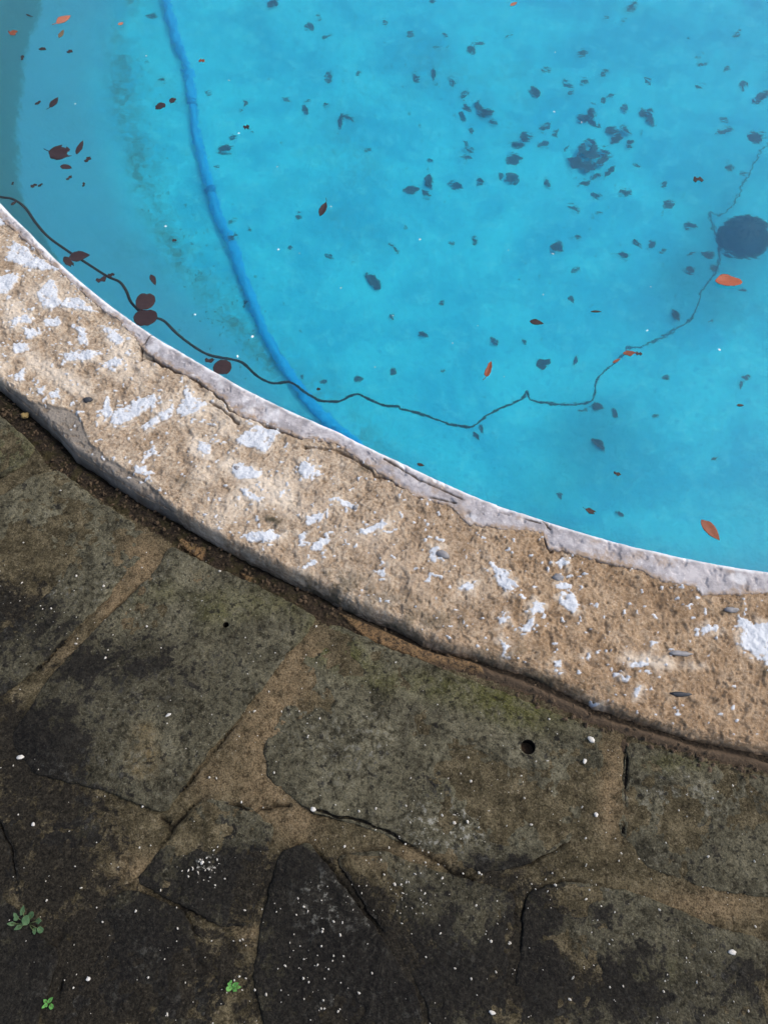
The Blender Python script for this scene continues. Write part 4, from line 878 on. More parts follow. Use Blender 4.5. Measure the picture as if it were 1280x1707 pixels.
LV = [
 # --- afloat, left side
 (107, 33, 27, -30, 0.42, 'lance', 's', 'o', 'pinkish orange leaf afloat in the top left, largest orange one there', -1),
 (103, 57, 16, -62, 0.42, 'lance', 's', 't', 'small olive brown leaf just below the pinkish orange leaf'),
 (23, 55, 14, -30, 0.75, 'frag', 's', 'r', 'curled red and cream leaf scrap at the top left edge'),
 (50, 27, 13, 20, 0.18, 'bean', 's', 'd', 'thin dark bent twig-like leaf on the dull band at top left'),
 (72, 82, 13, 5, 0.5, 'frag', 's', 'd', 'tiny dark forked leaf scrap left of centre of the pale wall, upper left'),
 (38, 97, 9, 100, 0.6, 'frag', 's', 'd', 'tiny black leaf scrap on the ragged paint edge at left'),
 (117, 86, 10, -30, 0.6, 'frag', 's', 'm', 'tiny brown leaf scrap right of the dark forked scrap'),
 (202, 40, 10, -25, 0.5, 'lance', 's', 'o', 'tiny orange leaf alone near the top, between left wall and hose'),
 (91, 171, 22, -52, 0.42, 'lance', 's', 'm', 'purplish lance shaped leaf with a stalk, left side', -1),
 (64, 172, 12, -35, 0.4, 'frag', 's', 'm', 'small purplish scrap left of the lance shaped leaf'),
 (103, 256, 42, 8, 0.62, 'torn', 's', 'm', 'largest torn maroon leaf in the cluster at left', -1),
 (134, 246, 26, -64, 0.36, 'lance', 's', 'm', 'pointed dark leaf upright beside the largest torn maroon leaf'),
 (111, 279, 20, 10, 0.42, 'oval', 's', 'm', 'small maroon oval leaf just under the largest torn leaf'),
 (147, 266, 13, -45, 0.5, 'frag', 's', 'm', 'forked maroon scrap right of the torn leaf cluster'),
 (116, 297, 12, -40, 0.4, 'frag', 's', 'd', 'small dark tick shaped scrap below the torn leaf cluster'),
 (57, 310, 12, -25, 0.5, 'frag', 's', 'm', 'maroon scrap at left above the cable, left one of two'),
 (68, 309, 10, -35, 0.4, 'frag', 's', 'd', 'dark scrap at left above the cable, right one of two'),
 (140, 308, 8, -80, 0.6, 'frag', 's', 'd', 'tiny dark triangular scrap right of the two scraps above the cable'),
 (22, 306, 6, -70, 0.6, 'frag', 's', 'd', 'tiny dark speck-like leaf at far left above the cable'),
 (24, 339, 12, -40, 0.4, 'lance', 's', 'd', 'small dark leaf touching the black cable at far left'),
 (268, 178, 18, -32, 0.68, 'oval', 's', 'm', 'dark brown oval leaf just left of the blue hose'),
 (289, 168, 13, 5, 0.8, 'torn', 's', 'm', 'square notched leaf scrap touching the left side of the hose'),
 (337, 102, 11, 5, 0.55, 'frag', 's', 'r', 'small reddish scrap just right of the hose near the top'),
 (411, 212, 11, -10, 0.7, 'frag', 's', 'd', 'small dark scrap with a rusty edge right of the hose'),
 (539, 349, 26, -66, 0.46, 'lance', 's', 'm', 'maroon pointed leaf with stalk afloat alone right of the hose', True),
 (256, 467, 20, 66, 0.52, 'lance', 's', 'm', 'dark maroon diamond shaped leaf above the two round leaves'),
 (133, 428, 36, -8, 0.5, 'lance', 's', 'm', 'large brown leaf under the cable beside the coping at left'),
 (116, 438, 26, 50, 0.5, 'torn', 's', 'd', 'dark torn leaf half under the large brown leaf beside the coping'),
 (170, 466, 20, -18, 0.45, 'frag', 's', 'm', 'maroon leaf scrap under the cable below the large brown leaf'),
 (186, 459, 12, -25, 0.6, 'frag', 's', 'd', 'small dark curl of leaf just above the cable by the coping'),
 (243, 503, 33, 0, 0.82, 'round', 's', 'm', 'upper of two round dark brown leaves overlapping by the coping'),
 (243, 530, 40, 0, 0.66, 'round', 's', 'm', 'lower of two round dark brown leaves touching the coping edge'),
 (371, 613, 31, 0, 0.82, 'round', 's', 'm', 'lone round dark brown leaf by the coping below the cable'),
 (350, 601, 17, 0, 0.45, 'frag', 's', 'd', 'dark scrap beside the lone round leaf at the coping'),
 # --- afloat, right side
 (814, 616, 27, -72, 0.46, 'oval', 's', 'r', 'rust red pointed leaf standing upright in the middle of the water', -1),
 (894, 538, 24, 10, 0.42, 'lance', 's', 'd', 'dark brown curled leaf floating in the middle, left one of two'),
 (993, 520, 19, 0, 0.2, 'lance', 's', 'd', 'dark brown three fingered leaf scrap right of the dark curled leaf'),
 (1048, 589, 22, -3, 0.45, 'frag', 's', 'r', 'dark red crumpled leaf beside the kink of the cable'),
 (1064, 590, 12, 5, 0.5, 'frag', 's', 'm', 'small maroon scrap touching the dark red crumpled leaf'),
 (1027, 602, 16, -28, 0.3, 'lance', 's', 'r', 'thin rust coloured leaf lying along the cable'),
 (1213, 470, 46, 2, 0.46, 'oval', 's', 'q', 'bright orange red leaf below the drain, brightest leaf of all'),
 (1183, 884, 46, 48, 0.42, 'lance', 's', 'r', 'large rust brown leaf floating near the coping at lower right'),
 (985, 853, 22, 20, 0.4, 'torn', 's', 'd', 'dark brown leaf floating close to the coping, right of centre', -1),
 (1028, 790, 14, 20, 0.42, 'frag', 's', 'd', 'small dark leaf floating above the one close to the coping'),
 (1233, 676, 13, 0, 0.35, 'lance', 's', 'm', 'small maroon leaf at the right edge, level with the cable dip'),
 (1163, 300, 18, 0, 0.5, 'frag', 's', 'd', 'black and red scrap floating above and left of the drain'),
 (856, 7, 13, -30, 0.4, 'lance', 's', 'o', 'tiny orange leaf at the top edge right of centre'),
 # --- sunken, left and centre top
 (271, 135, 15, 30, 0.7, 'frag', 'f', 'k', 'blurred sunken scrap left of the hose near the top'),
 (252, 28, 18, 10, 0.6, 'oval', 'f', 'k', 'faint sunken leaf just left of the hose at the top edge'),
 (378, 250, 27, -30, 0.72, 'torn', 'f', 'k', 'large torn sunken leaf just right of the hose'),
 (389, 230, 15, -15, 0.35, 'frag', 'f', 'k', 'thin sunken scrap above the large torn leaf by the hose'),
 (422, 221, 10, 20, 0.5, 'lance', 'f', 'k', 'small sunken leaf right of the scrap with a rusty edge'),
 (410, 174, 14, -60, 0.55, 'oval', 'f', 'k', 'dark sunken oval leaf above the rusty edged scrap'),
 (403, 187, 8, 0, 0.8, 'frag', 'f', 'k', 'tiny sunken scrap under the dark oval leaf right of the hose'),
 (348, 156, 10, -45, 0.3, 'lance', 'f', 'k', 'small thin sunken leaf right beside the hose'),
 (455, 9, 24, -18, 0.58, 'oval', 'f', 'k', 'large grey sunken leaf at the top edge right of the hose'),
 (517, 46, 15, 60, 0.7, 'frag', 'f', 'k', 'sunken scrap near the top, left one of a group of three'),
 (532, 33, 9, -50, 0.7, 'oval', 'f', 'k', 'smallest and topmost sunken leaf of a group of three near the top'),
 (543, 61, 18, -34, 0.4, 'lance', 'f', 'k', 'slanting sunken leaf, lowest of a group of three near the top'),
 (547, 131, 15, 100, 0.8, 'frag', 'f', 'k', 'triangular sunken leaf in the upper middle left'),
 (600, 125, 8, -70, 0.7, 'frag', 'f', 'k', 'tiny sunken scrap right of the triangular leaf'),
 (478, 169, 17, 22, 0.22, 'lance', 'f', 'k', 'thin straight sunken leaf, left one of two slivers in the upper middle'),
 (512, 171, 12, 0, 0.3, 'lance', 'f', 'k', 'short level sunken sliver, right one of two slivers'),
 (510, 186, 16, 68, 0.5, 'oval', 'f', 'k', 'sunken leaf hanging just below the short level sliver'),
 (543, 177, 12, 20, 0.8, 'frag', 'f', 'k', 'small square sunken scrap right of the two slivers'),
 (566, 205, 24, 98, 0.38, 'lance', 'f', 'k', 'upright wing of the V shaped sunken pair in the upper middle'),
 (580, 201, 28, 25, 0.22, 'lance', 'f', 'k', 'slanting thin wing of the V shaped sunken pair'),
 (614, 251, 13, -4, 0.3, 'lance', 'f', 'k', 'thin sunken leaf below right of the V shaped pair'),
 (362, 280, 9, 0, 0.6, 'frag', 'f', 'k', 'tiny sunken scrap between the hose and the large torn leaf'),
 # --- sunken, centre left
 (498, 362, 11, 10, 0.8, 'oval', 'f', 'k', 'small round sunken leaf left of the maroon floating leaf with stalk'),
 (653, 409, 14, 22, 0.5, 'lance', 'f', 'k', 'sunken leaf pair in the middle, upper half of the bent shape'),
 (661, 418, 13, 55, 0.5, 'lance', 'f', 'k', 'sunken leaf pair in the middle, lower half of the bent shape'),
 (548, 429, 15, 38, 0.35, 'lance', 'f', 'k', 'small slanting sunken leaf between hose and bean shaped leaf'),
 (623, 472, 32, 48, 0.55, 'oval', 'f', 'k', 'large bean shaped sunken leaf in the middle of the pool'),
 (611, 461, 11, 70, 0.6, 'frag', 'f', 'k', 'small sunken scrap at the upper tip of the bean shaped leaf'),
 (390, 406, 16, -25, 0.6, 'frag', 'f', 'k', 'dark leaf lying on top of the blue hose', None, 0.045),
 (388, 370, 14, -25, 0.25, 'lance', 'f', 'k', 'thin dark leaf touching the right side of the hose'),
 (291, 401, 8, 0, 0.7, 'frag', 's', 'm', 'tiny maroon scrap in the shade between coping and hose'),
 (407, 506, 11, -65, 0.6, 'frag', 'f', 'k', 'small sunken scrap touching the left side of the hose'),
 (415, 382, 6, 0, 0.9, 'round', 'f', 'k', 'tiny round sunken leaf right of the hose, upper one of two dots'),
 (484, 414, 7, 0, 0.9, 'round', 'f', 'k', 'tiny round sunken leaf right of the hose, lower one of two dots'),
 (539, 637, 12, 10, 0.8, 'frag', 'f', 'k', 'small sunken scrap where cable and hose cross, upper one'),
 (531, 649, 7, 0, 0.8, 'frag', 's', 'm', 'tiny maroon scrap where cable and hose cross, lower one'),
 (505, 629, 11, 70, 0.5, 'lance', 'f', 'k', 'small upright sunken leaf left of the cable and hose crossing'),
 (600, 632, 15, -5, 0.5, 'lance', 'f', 'k', 'small flat sunken leaf above the cable, right of the crossing'),
 (705, 560, 19, 25, 0.5, 'lance', 'f', 'k', 'sunken leaf left of the rust red upright leaf'),
 (652, 530, 11, 75, 0.5, 'oval', 'f', 'k', 'small upright sunken leaf below the bean shaped leaf'),
 (737, 507, 10, -35, 0.65, 'oval', 'f', 'k', 'small sunken leaf in the middle, above the slanting one beside the red leaf'),
 (737, 621, 9, 0, 0.6, 'frag', 'f', 'k', 'tiny sunken scrap between the cable and the rust red upright leaf'),
 (654, 622, 12, 0, 0.8, 'round', 'f', 'k', 'faint round sunken leaf above the cable in the middle'),
 # --- sunken, below the middle right
 (825, 571, 17, 55, 0.38, 'lance', 'f', 'k', 'thin sunken leaf just above the rust red upright leaf'),
 (871, 571, 11, 60, 0.55, 'oval', 'f', 'k', 'small sunken leaf right of and above the rust red upright leaf'),
 (904, 607, 26, -25, 0.62, 'oval', 'f', 'k', 'large sunken leaf right of the rust red leaf, left one of two'),
 (959, 604, 22, -72, 0.48, 'oval', 'f', 'k', 'upright sunken leaf left of the cable, right one of two'),
 (996, 744, 30, 40, 0.36, 'lance', 'f', 'k', 'long slanting sunken leaf below the dip of the cable'),
 (993, 680, 21, 15, 0.5, 'oval', 'f', 'k', 'sunken leaf just under the cable dip, middle one of three'),
 (970, 686, 18, -10, 0.3, 'lance', 'f', 'k', 'thin sunken leaf just under the cable dip, left one of three'),
 (1024, 690, 19, 68, 0.45, 'oval', 'f', 'k', 'upright sunken leaf just under the cable dip, right one of three'),
 (793, 729, 18, 55, 0.45, 'lance', 'f', 'k', 'sunken leaf below the lowest loop of the cable, lower of two'),
 (802, 716, 13, 72, 0.5, 'lance', 'f', 'k', 'sunken leaf below the lowest loop of the cable, upper of two'),
 (933, 828, 16, 70, 0.42, 'oval', 'f', 'k', 'upright sunken leaf close to the coping, left of the floating dark leaf'),
 (1033, 857, 15, 40, 0.45, 'bean', 'f', 'k', 'curved sunken leaf right of the dark leaf close to the coping'),
 (701, 775, 13, 15, 0.4, 'lance', 's', 'd', 'small dark leaf at the coping edge in the middle'),
 (1242, 632, 14, 5, 0.6, 'oval', 'f', 'k', 'sunken leaf at the right edge above the small maroon one'),
 (1234, 645, 16, 90, 0.4, 'lance', 'f', 'k', 'upright faint sunken leaf at right, above the small maroon one'),
 (1124, 528, 22, 58, 0.5, 'oval', 'f', 'k', 'sunken leaf left of the cable, below the orange red leaf'),
 (1183, 535, 12, -30, 0.5, 'oval', 'f', 'k', 'faint small sunken leaf right of the cable below the orange red leaf'),
 (1110, 631, 15, 20, 0.35, 'lance', 'f', 'k', 'faint thin sunken leaf right of the cable dip'),
 (1092, 695, 10, -10, 0.5, 'oval', 'f', 'k', 'tiny faint sunken leaf right of the three under the cable dip'),
 (1190, 765, 18, -22, 0.22, 'lance', 'f', 'k', 'thin faint sunken leaf at lower right above the large rust leaf'),
 (953, 501, 14, 70, 0.55, 'oval', 'f', 'k', 'faint sunken leaf just left of and above the three fingered scrap'),
 # --- sunken, right of middle
 (926, 414, 20, 30, 0.72, 'oval', 'f', 'k', 'plump sunken leaf with a white speck below the leaf pile'),
 (1037, 427, 24, 0, 0.58, 'oval', 'f', 'k', 'plump sunken leaf with a thin point, between pile and drain', -1),
 (960, 398, 15, 15, 0.45, 'oval', 'f', 'k', 'small sunken leaf between the two plump ones'),
 (959, 452, 14, -15, 0.45, 'oval', 'f', 'k', 'small sunken leaf under the two plump ones'),
 (792, 403, 14, 80, 0.7, 'oval', 'f', 'k', 'small wedge shaped sunken leaf in the middle, right one of two'),
 (755, 407, 11, 0, 0.6, 'oval', 'f', 'k', 'small sunken leaf left of the wedge shaped one'),
 (1060, 406, 22, 45, 0.35, 'bean', 'f', 'k', 'hooked sunken leaf left of the drain'),
 (1085, 409, 14, -25, 0.5, 'oval', 'f', 'k', 'small sunken leaf right of the hooked one'),
 (1104, 418, 9, 0, 0.7, 'oval', 'f', 'k', 'tiny sunken leaf between the hooked leaf and the drain'),
 (1115, 342, 22, -5, 0.6, 'torn', 'f', 'k', 'torn sunken leaf above and left of the drain'),
 (1150, 379, 20, 15, 0.45, 'oval', 'f', 'k', 'faint broad sunken leaf left of the drain'),
 (1181, 426, 26, 20, 0.65, 'torn', 'f', 'k', 'dark sunken leaf touching the lower left of the drain'),
 (1148, 451, 17, 0, 0.75, 'oval', 'f', 'k', 'rounded sunken leaf left of the orange red leaf'),
 (1190, 448, 14, 15, 0.5, 'oval', 'f', 'k', 'faint sunken leaf just above the orange red leaf'),
 (1152, 425, 18, -25, 0.25, 'lance', 'f', 'k', 'thin faint sunken sliver left of the dark leaf by the drain'),
 (1236, 485, 16, 5, 0.5, 'oval', 'f', 'k', 'faint sunken leaf just below the orange red leaf'),
 (954, 350, 26, 28, 0.26, 'lance', 'f', 'k', 'long thin sunken leaf just under the leaf pile'),
 (995, 326, 20, 15, 0.4, 'frag', 'f', 'k', 'faint sunken scrap under the right side of the leaf pile'),
 (1040, 321, 18, 20, 0.45, 'frag', 'f', 'k', 'sunken scrap below and right of the leaf pile'),
 (1000, 357, 14, -20, 0.3, 'lance', 'f', 'k', 'small thin sunken leaf right of the long thin one'),
 (1106, 309, 15, -30, 0.4, 'lance', 'f', 'k', 'small sunken leaf left of the black and red scrap'),
 (1061, 277, 15, 0, 0.4, 'frag', 'f', 'k', 'small sunken scrap right of the leaf pile'),
 (1213, 278, 13, 45, 0.75, 'oval', 'f', 'k', 'faint rounded sunken leaf above the drain'),
 (1240, 290, 14, 0, 0.3, 'lance', 'f', 'k', 'faint thin sunken leaf beside the cable above the drain'),
 # --- the pile
 (958, 272, 30, 20, 0.75, 'oval', 'f', 'k', 'broad leaf at the left end of the big leaf pile', None, 0.004),
 (985, 258, 34, -15, 0.7, 'torn', 'f', 'k', 'broad torn leaf in the middle of the big leaf pile', None, 0.012),
 (977, 282, 34, 5, 0.65, 'oval', 'f', 'k', 'broad leaf along the lower edge of the big leaf pile', None, 0.008),
 (1003, 272, 28, -40, 0.6, 'oval', 'f', 'k', 'broad leaf right of the middle of the big leaf pile', None, 0.006),
 (985, 240, 22, 50, 0.6, 'torn', 'f', 'k', 'leaf at the top of the big leaf pile', None, 0.003),
 (1008, 258, 24, 25, 0.4, 'lance', 'f', 'k', 'pointed leaf at the right tip of the big leaf pile', None, 0.014),
 (966, 254, 22, -60, 0.5, 'oval', 'f', 'k', 'leaf at the upper left of the big leaf pile', None, 0.016),
 (976, 306, 26, -12, 0.4, 'bean', 'f', 'k', 'curved leaf just beneath the big leaf pile'),
 (1015, 288, 24, -55, 0.35, 'lance', 'f', 'k', 'slanting leaf at the lower right of the big leaf pile'),
 (995, 295, 18, -30, 0.4, 'frag', 'f', 'k', 'scrap at the bottom of the big leaf pile'),
 # --- above the pile
 (1028, 234, 26, -45, 0.6, 'torn', 'f', 'k', 'dark leaf up and right of the big leaf pile, middle of three', None, 0.004),
 (1020, 222, 26, 0, 0.4, 'lance', 'f', 'k', 'leaf up and right of the big leaf pile, left of three', None, 0.010),
 (1042, 222, 24, 40, 0.38, 'lance', 'f', 'k', 'leaf up and right of the big leaf pile, right of three', None, 0.014),
 (1049, 242, 16, -50, 0.7, 'oval', 'f', 'k', 'small leaf apart on the right of the three by the pile'),
 (984, 190, 22, 75, 0.75, 'oval', 'f', 'k', 'three part leaf clump above the pile, upper leaf', None, 0.004),
 (971, 200, 20, 10, 0.75, 'oval', 'f', 'k', 'three part leaf clump above the pile, left leaf with a bright speck', None, 0.008),
 (989, 208, 24, 35, 0.45, 'lance', 'f', 'k', 'three part leaf clump above the pile, lower right leaf'),
 (1075, 191, 24, 0, 0.5, 'frag', 'f', 'k', 'upper leaf of the dark pair right of the leaf clump'),
 (1084, 203, 20, 60, 0.8, 'oval', 'f', 'k', 'lower leaf of the dark pair right of the leaf clump', None, 0.006),
 (1040, 183, 20, 40, 0.6, 'torn', 'f', 'k', 'torn sunken leaf left of the dark pair'),
 (1007, 169, 14, 75, 0.6, 'oval', 'f', 'k', 'small sunken leaf above the clump, lower left of two'),
 (1018, 161, 16, -10, 0.4, 'lance', 'f', 'k', 'small sunken leaf above the clump, upper right of two'),
 (907, 214, 24, -26, 0.58, 'oval', 'f', 'k', 'clean oval sunken leaf left of the leaf clump'),
 (926, 225, 14, -25, 0.5, 'frag', 'f', 'k', 'small sunken scrap right under the clean oval leaf'),
 (905, 244, 20, -20, 0.55, 'frag', 'f', 'k', 'sunken scrap below the clean oval leaf'),
 (944, 246, 12, -50, 0.45, 'oval', 'f', 'k', 'small sunken leaf between the clean oval leaf and the pile'),
 (874, 233, 20, 0, 0.75, 'oval', 'f', 'k', 'upper right leaf of the overlapping pair left of the pile', None, 0.008),
 (861, 243, 26, 8, 0.42, 'oval', 'f', 'k', 'lower left leaf of the overlapping pair left of the pile'),
 (856, 268, 21, 0, 0.68, 'oval', 'f', 'k', 'clean round edged sunken leaf below the overlapping pair'),
 (853, 301, 28, 70, 0.75, 'torn', 'f', 'k', 'large torn square sunken leaf left of the pile'),
 (834, 297, 12, 85, 0.45, 'oval', 'f', 'k', 'small upright sunken leaf left of the torn square one'),
 (800, 305, 18, 70, 0.7, 'torn', 'f', 'k', 'forked sunken leaf left of the torn square one'),
 (911, 307, 16, 65, 0.6, 'oval', 'f', 'k', 'small sunken leaf right of the torn square one'),
 (760, 312, 26, 18, 0.4, 'oval', 'f', 'k', 'slanting oval sunken leaf between forked leaf and trio'),
 (684, 320, 27, -5, 0.62, 'oval', 'f', 'k', 'left leaf of the sunken trio in the middle'),
 (716, 306, 30, 75, 0.5, 'bean', 'f', 'k', 'curved upper right leaf of the sunken trio in the middle', None, 0.006),
 (709, 327, 18, 30, 0.6, 'oval', 'f', 'k', 'lower leaf of the sunken trio in the middle'),
 (774, 241, 14, 55, 0.35, 'lance', 'f', 'k', 'thin slanting sunken leaf above the small level ones'),
 (781, 251, 20, 5, 0.32, 'lance', 'f', 'k', 'small level sunken leaf, upper one of two'),
 (776, 263, 17, 10, 0.4, 'oval', 'f', 'k', 'small level sunken leaf, lower one of two'),
 (718, 267, 10, -20, 0.6, 'frag', 'f', 'k', 'tiny sunken scrap left of the small level leaves'),
 (797, 178, 22, 70, 0.65, 'oval', 'f', 'k', 'upright lobe of the large heart shaped sunken pair', None, 0.004),
 (808, 191, 30, 10, 0.55, 'oval', 'f', 'k', 'broad lobe of the large heart shaped sunken pair', None, 0.008),
 (778, 182, 20, 40, 0.4, 'lance', 'f', 'k', 'pointed leaf touching the left of the heart shaped pair'),
 (770, 197, 18, 70, 0.35, 'lance', 'f', 'k', 'upright thin leaf below left of the heart shaped pair'),
 (822, 206, 18, 18, 0.38, 'lance', 'f', 'k', 'small leaf at the lower right of the heart shaped pair'),
 (785, 219, 14, 75, 0.4, 'lance', 'f', 'k', 'faint upright leaf under the heart shaped pair'),
 (890, 155, 24, 65, 0.6, 'oval', 'f', 'k', 'teardrop shaped sunken leaf above the clean oval leaf'),
 (945, 143, 19, 20, 0.45, 'bean', 'f', 'k', 'hooked sunken leaf right of the teardrop leaf, upper of two'),
 (949, 157, 13, -20, 0.6, 'oval', 'f', 'k', 'small sunken leaf right of the teardrop leaf, lower of two'),
 (910, 118, 14, 8, 0.32, 'lance', 'f', 'k', 'thin sunken sliver above the teardrop leaf'),
 (970, 92, 19, -22, 0.5, 'oval', 'f', 'k', 'slanting sunken leaf high on the right, upper of two parallel ones'),
 (1005, 123, 18, -32, 0.45, 'oval', 'f', 'k', 'slanting sunken leaf high on the right, lower of two parallel ones'),
 (974, 136, 14, 15, 0.55, 'oval', 'f', 'k', 'small sunken leaf left below the two parallel ones'),
 (1078, 138, 14, 45, 0.5, 'oval', 'f', 'k', 'small sunken leaf right of the two parallel ones'),
 # --- top
 (692, 131, 16, 85, 0.8, 'oval', 'f', 'k', 'round dark sunken leaf near an upright sliver, upper middle'),
 (721, 126, 27, 88, 0.22, 'lance', 'f', 'k', 'upright dark sliver in the upper middle'),
 (753, 138, 11, 75, 0.6, 'oval', 'f', 'k', 'small sunken leaf right of the upright sliver'),
 (772, 161, 14, -45, 0.5, 'oval', 'f', 'k', 'small slanting leaf above the heart shaped pair'),
 (728, 80, 12, 0, 0.45, 'lance', 'f', 'k', 'small sunken leaf above the upright sliver, left of two'),
 (747, 80, 8, -10, 0.5, 'lance', 'f', 'k', 'tiny sunken leaf above the upright sliver, right of two'),
 (742, 60, 12, 60, 0.5, 'frag', 'f', 'k', 'small brownish sunken scrap above the two tiny leaves'),
 (784, 84, 13, 40, 0.75, 'oval', 'f', 'k', 'lower left leaf of a pair near the top right of centre'),
 (797, 74, 22, 0, 0.35, 'lance', 'f', 'k', 'upper right flat leaf of a pair near the top right of centre'),
 (847, 58, 14, -40, 0.45, 'oval', 'f', 'k', 'slanting sunken leaf under the tiny orange leaf at the top'),
 (720, 3, 14, 25, 0.4, 'lance', 'f', 'k', 'sunken leaf cut by the top edge right of centre'),
 (684, 58, 13, 20, 0.4, 'lance', 'f', 'k', 'faint sunken leaf near the top, right of the ripples'),
 (642, 39, 10, 60, 0.6, 'frag', 'f', 'k', 'small dark scrap in the rippled area at the top'),
 (1052, 11, 26, -45, 0.36, 'bean', 'f', 'k', 'long slanting sunken leaf at the top edge on the right'),
 (1037, 36, 12, 0, 0.45, 'lance', 'f', 'k', 'faint sunken leaf below the long slanting one at the top right'),
 (1011, 32, 9, 0, 0.7, 'oval', 'f', 'k', 'tiny sunken leaf left of the faint one at the top right'),
 (1162, 96, 13, 0, 0.5, 'oval', 'f', 'k', 'upper leaf of a pair at the far upper right'),
 (1170, 109, 21, -3, 0.36, 'lance', 'f', 'k', 'lower leaf of a pair at the far upper right'),
 (1210, 116, 15, -8, 0.35, 'lance', 'f', 'k', 'faint sunken leaf right of the pair at the far upper right'),
 (1237, 146, 16, -65, 0.55, 'oval', 'f', 'k', 'upright sunken leaf near the right edge in the upper right'),
 (1165, 145, 14, 20, 0.6, 'oval', 'f', 'k', 'very faint sunken leaf below the pair at the far upper right'),
 (1228, 56, 14, -40, 0.5, 'oval', 'f', 'k', 'very faint sunken leaf highest at the far upper right'),
 (1269, 162, 34, -38, 0.4, 'lance', 'f', 'k', 'large dark sunken leaf cut by the right edge'),
 (1205, 221, 30, -8, 0.28, 'lance', 'f', 'k', 'long flat sunken leaf above the drain'),
 (1204, 202, 16, 0, 0.22, 'lance', 'f', 'k', 'thin sliver above the long flat leaf'),
 (1262, 230, 40, 3, 0.5, 'torn', 'f', 'k', 'broad dark sunken leaf at the right edge above the drain'),
]
for e in LV:
    x, y, Lp, an, asp, kd, pl, co, lb = e[:9]
    leaf(x, y, Lp, an, asp, kd, pl, co, lb, stem=(e[9] if len(e) > 9 and e[9] else False), lift=(e[10] if len(e) > 10 else 0.0))

# ---- loose bits in the pool: silt specks on the floor, bubbles and modelled glints on the surface
def scatter(name, pts, sizes, mat, seed, flat=0.6, normal_up=0.0):
    r = np.random.default_rng(seed); VV, FF, n = [], [], 0
    base = np.array([[1, 0, 0], [0.3, 0.95, 0], [-0.8, 0.6, 0], [-0.8, -0.6, 0], [0.3, -0.95, 0], [0, 0, 1], [0, 0, -1]], float)
    fc = [(k, (k + 1) % 5, 5) for k in range(5)] + [((k + 1) % 5, k, 6) for k in range(5)]
    fc = np.array(fc)
    for p, s in zip(pts, sizes):
        b = base * r.uniform(0.65, 1.25, (7, 1)) * np.array([r.uniform(0.7, 1.3), r.uniform(0.5, 1), flat])
        a = r.uniform(0, 6.28); ca, sa = math.cos(a), math.sin(a)
        b = np.c_[b[:, 0] * ca - b[:, 1] * sa, b[:, 0] * sa + b[:, 1] * ca, b[:, 2]] * s
        VV.append(b + p); FF.append(fc + n); n += 7
    return mesh_np(name, np.vstack(VV), np.zeros((0, 4), int), mat, tris=np.vstack(FF), smooth=False)

pts = []
for (a, b), (c, d), w, n in (((235, 110), (255, 300), 26, 170), ((255, 300), (345, 480), 24, 240), ((345, 480), (410, 600), 34, 190), ((330, 380), (440, 600), 40, 110), ((520, 40), (700, 170), 90, 150), ((640, 150), (1000, 420), 140, 260)):
    t = rng.uniform(0, 1, n); pts += list(np.c_[a + (c - a) * t + rng.normal(0, w, n), b + (d - b) * t + rng.normal(0, w * 0.6, n)])
pts = np.array(pts); q = U(pts); tag(scatter('silt_specks', q + [0, 0, 0.002], rng.uniform(0.0015, 0.0055, len(q)), M_SILT, 5), 'fine dark silt specks along the foot of the pool wall', 'silt', kind='stuff')
bub_glint = [(398, 222), (462, 278), (382, 134), (244, 93), (464, 416), (499, 422), (421, 561), (396, 594), (655, 526), (700, 399), (847, 417), (921, 423), (925, 87), (923, 186), (969, 204), (796, 543), (1084, 478), (1198, 583), (840, 628), (625, 612), (754, 572), (126, 173), (552, 344), (568, 480), (905, 491), (1078, 551), (325, 524), (276, 377)]
q = G(bub_glint, ZW + 0.001); tag(scatter('bubbles_glints', q, rng.uniform(0.002, 0.0042, len(q)), M_GLINT, 6, 0.5), 'tiny white bubbles and specks, also standing for glints on the water', 'bubbles', kind='stuff')

# ================================================================ small things on the paving
def weed(px, leaves, mat, label):
    c = G(px)[0]; root = empty('weed', tuple(c)); tag(root, label, 'weed', 'weeds in the paving joints')
    for i, (dx, dy, L_, an, h) in enumerate(leaves):
        tip = G((px[0] + dx, px[1] + dy))[0] - c; tip[2] = h
        S_, SF, ST = tube(catmull(np.array([[0, 0, -0.004], tip * 0.5 + [0, 0, h * 0.3], tip]), 0.004), 0.0007, 6)
        mesh_np('stem', S_, SF, M_STEM, root, tris=ST)
        V, Fq = leaf_geo(('oval', 'lance', 'round')[i % 3], 900 + i); s_ = L_ / F * 1.45 * (0.85 + 0.3 * ((i * 37) % 10) / 10)
        V = V * np.array([s_, s_ * (0.7, 0.55, 0.8)[i % 3], s_ * 1.6]); a = math.radians(-an)
        V = np.c_[V[:, 0] * math.cos(a) - V[:, 1] * math.sin(a), V[:, 0] * math.sin(a) + V[:, 1] * math.cos(a), V[:, 2] + (0.15 + 0.12 * (i % 4)) * V[:, 0] - 0.1 * (i % 3) * V[:, 1]]
        V, Fq = thicken(V, Fq, 0.0005); mesh_np('leaf', V + tip, Fq, mat, root)
    return root
weed((390, 1645), [(-4, -7, 10, -60, 0.010), (5, -5, 10, -20, 0.012), (-6, 2, 9, 150, 0.008), (3, 3, 10, 40, 0.009), (9, 0, 7, 0, 0.006)], M_WEED, 'bright green clover-like weed at the bottom, right of the large black slab')
weed((48, 1540), [(-16, -12, 14, -120, 0.012), (-4, -22, 13, -80, 0.014), (8, -14, 12, -40, 0.010), (20, -5, 13, 0, 0.009), (-14, 6, 12, 150, 0.007), (2, -6, 14, 60, 0.016), (12, 12, 11, 60, 0.006), (-26, 0, 10, 180, 0.006), (22, 10, 10, 30, 0.005)], M_WEED_D, 'dull green spreading weed near the bottom left corner, largest weed')
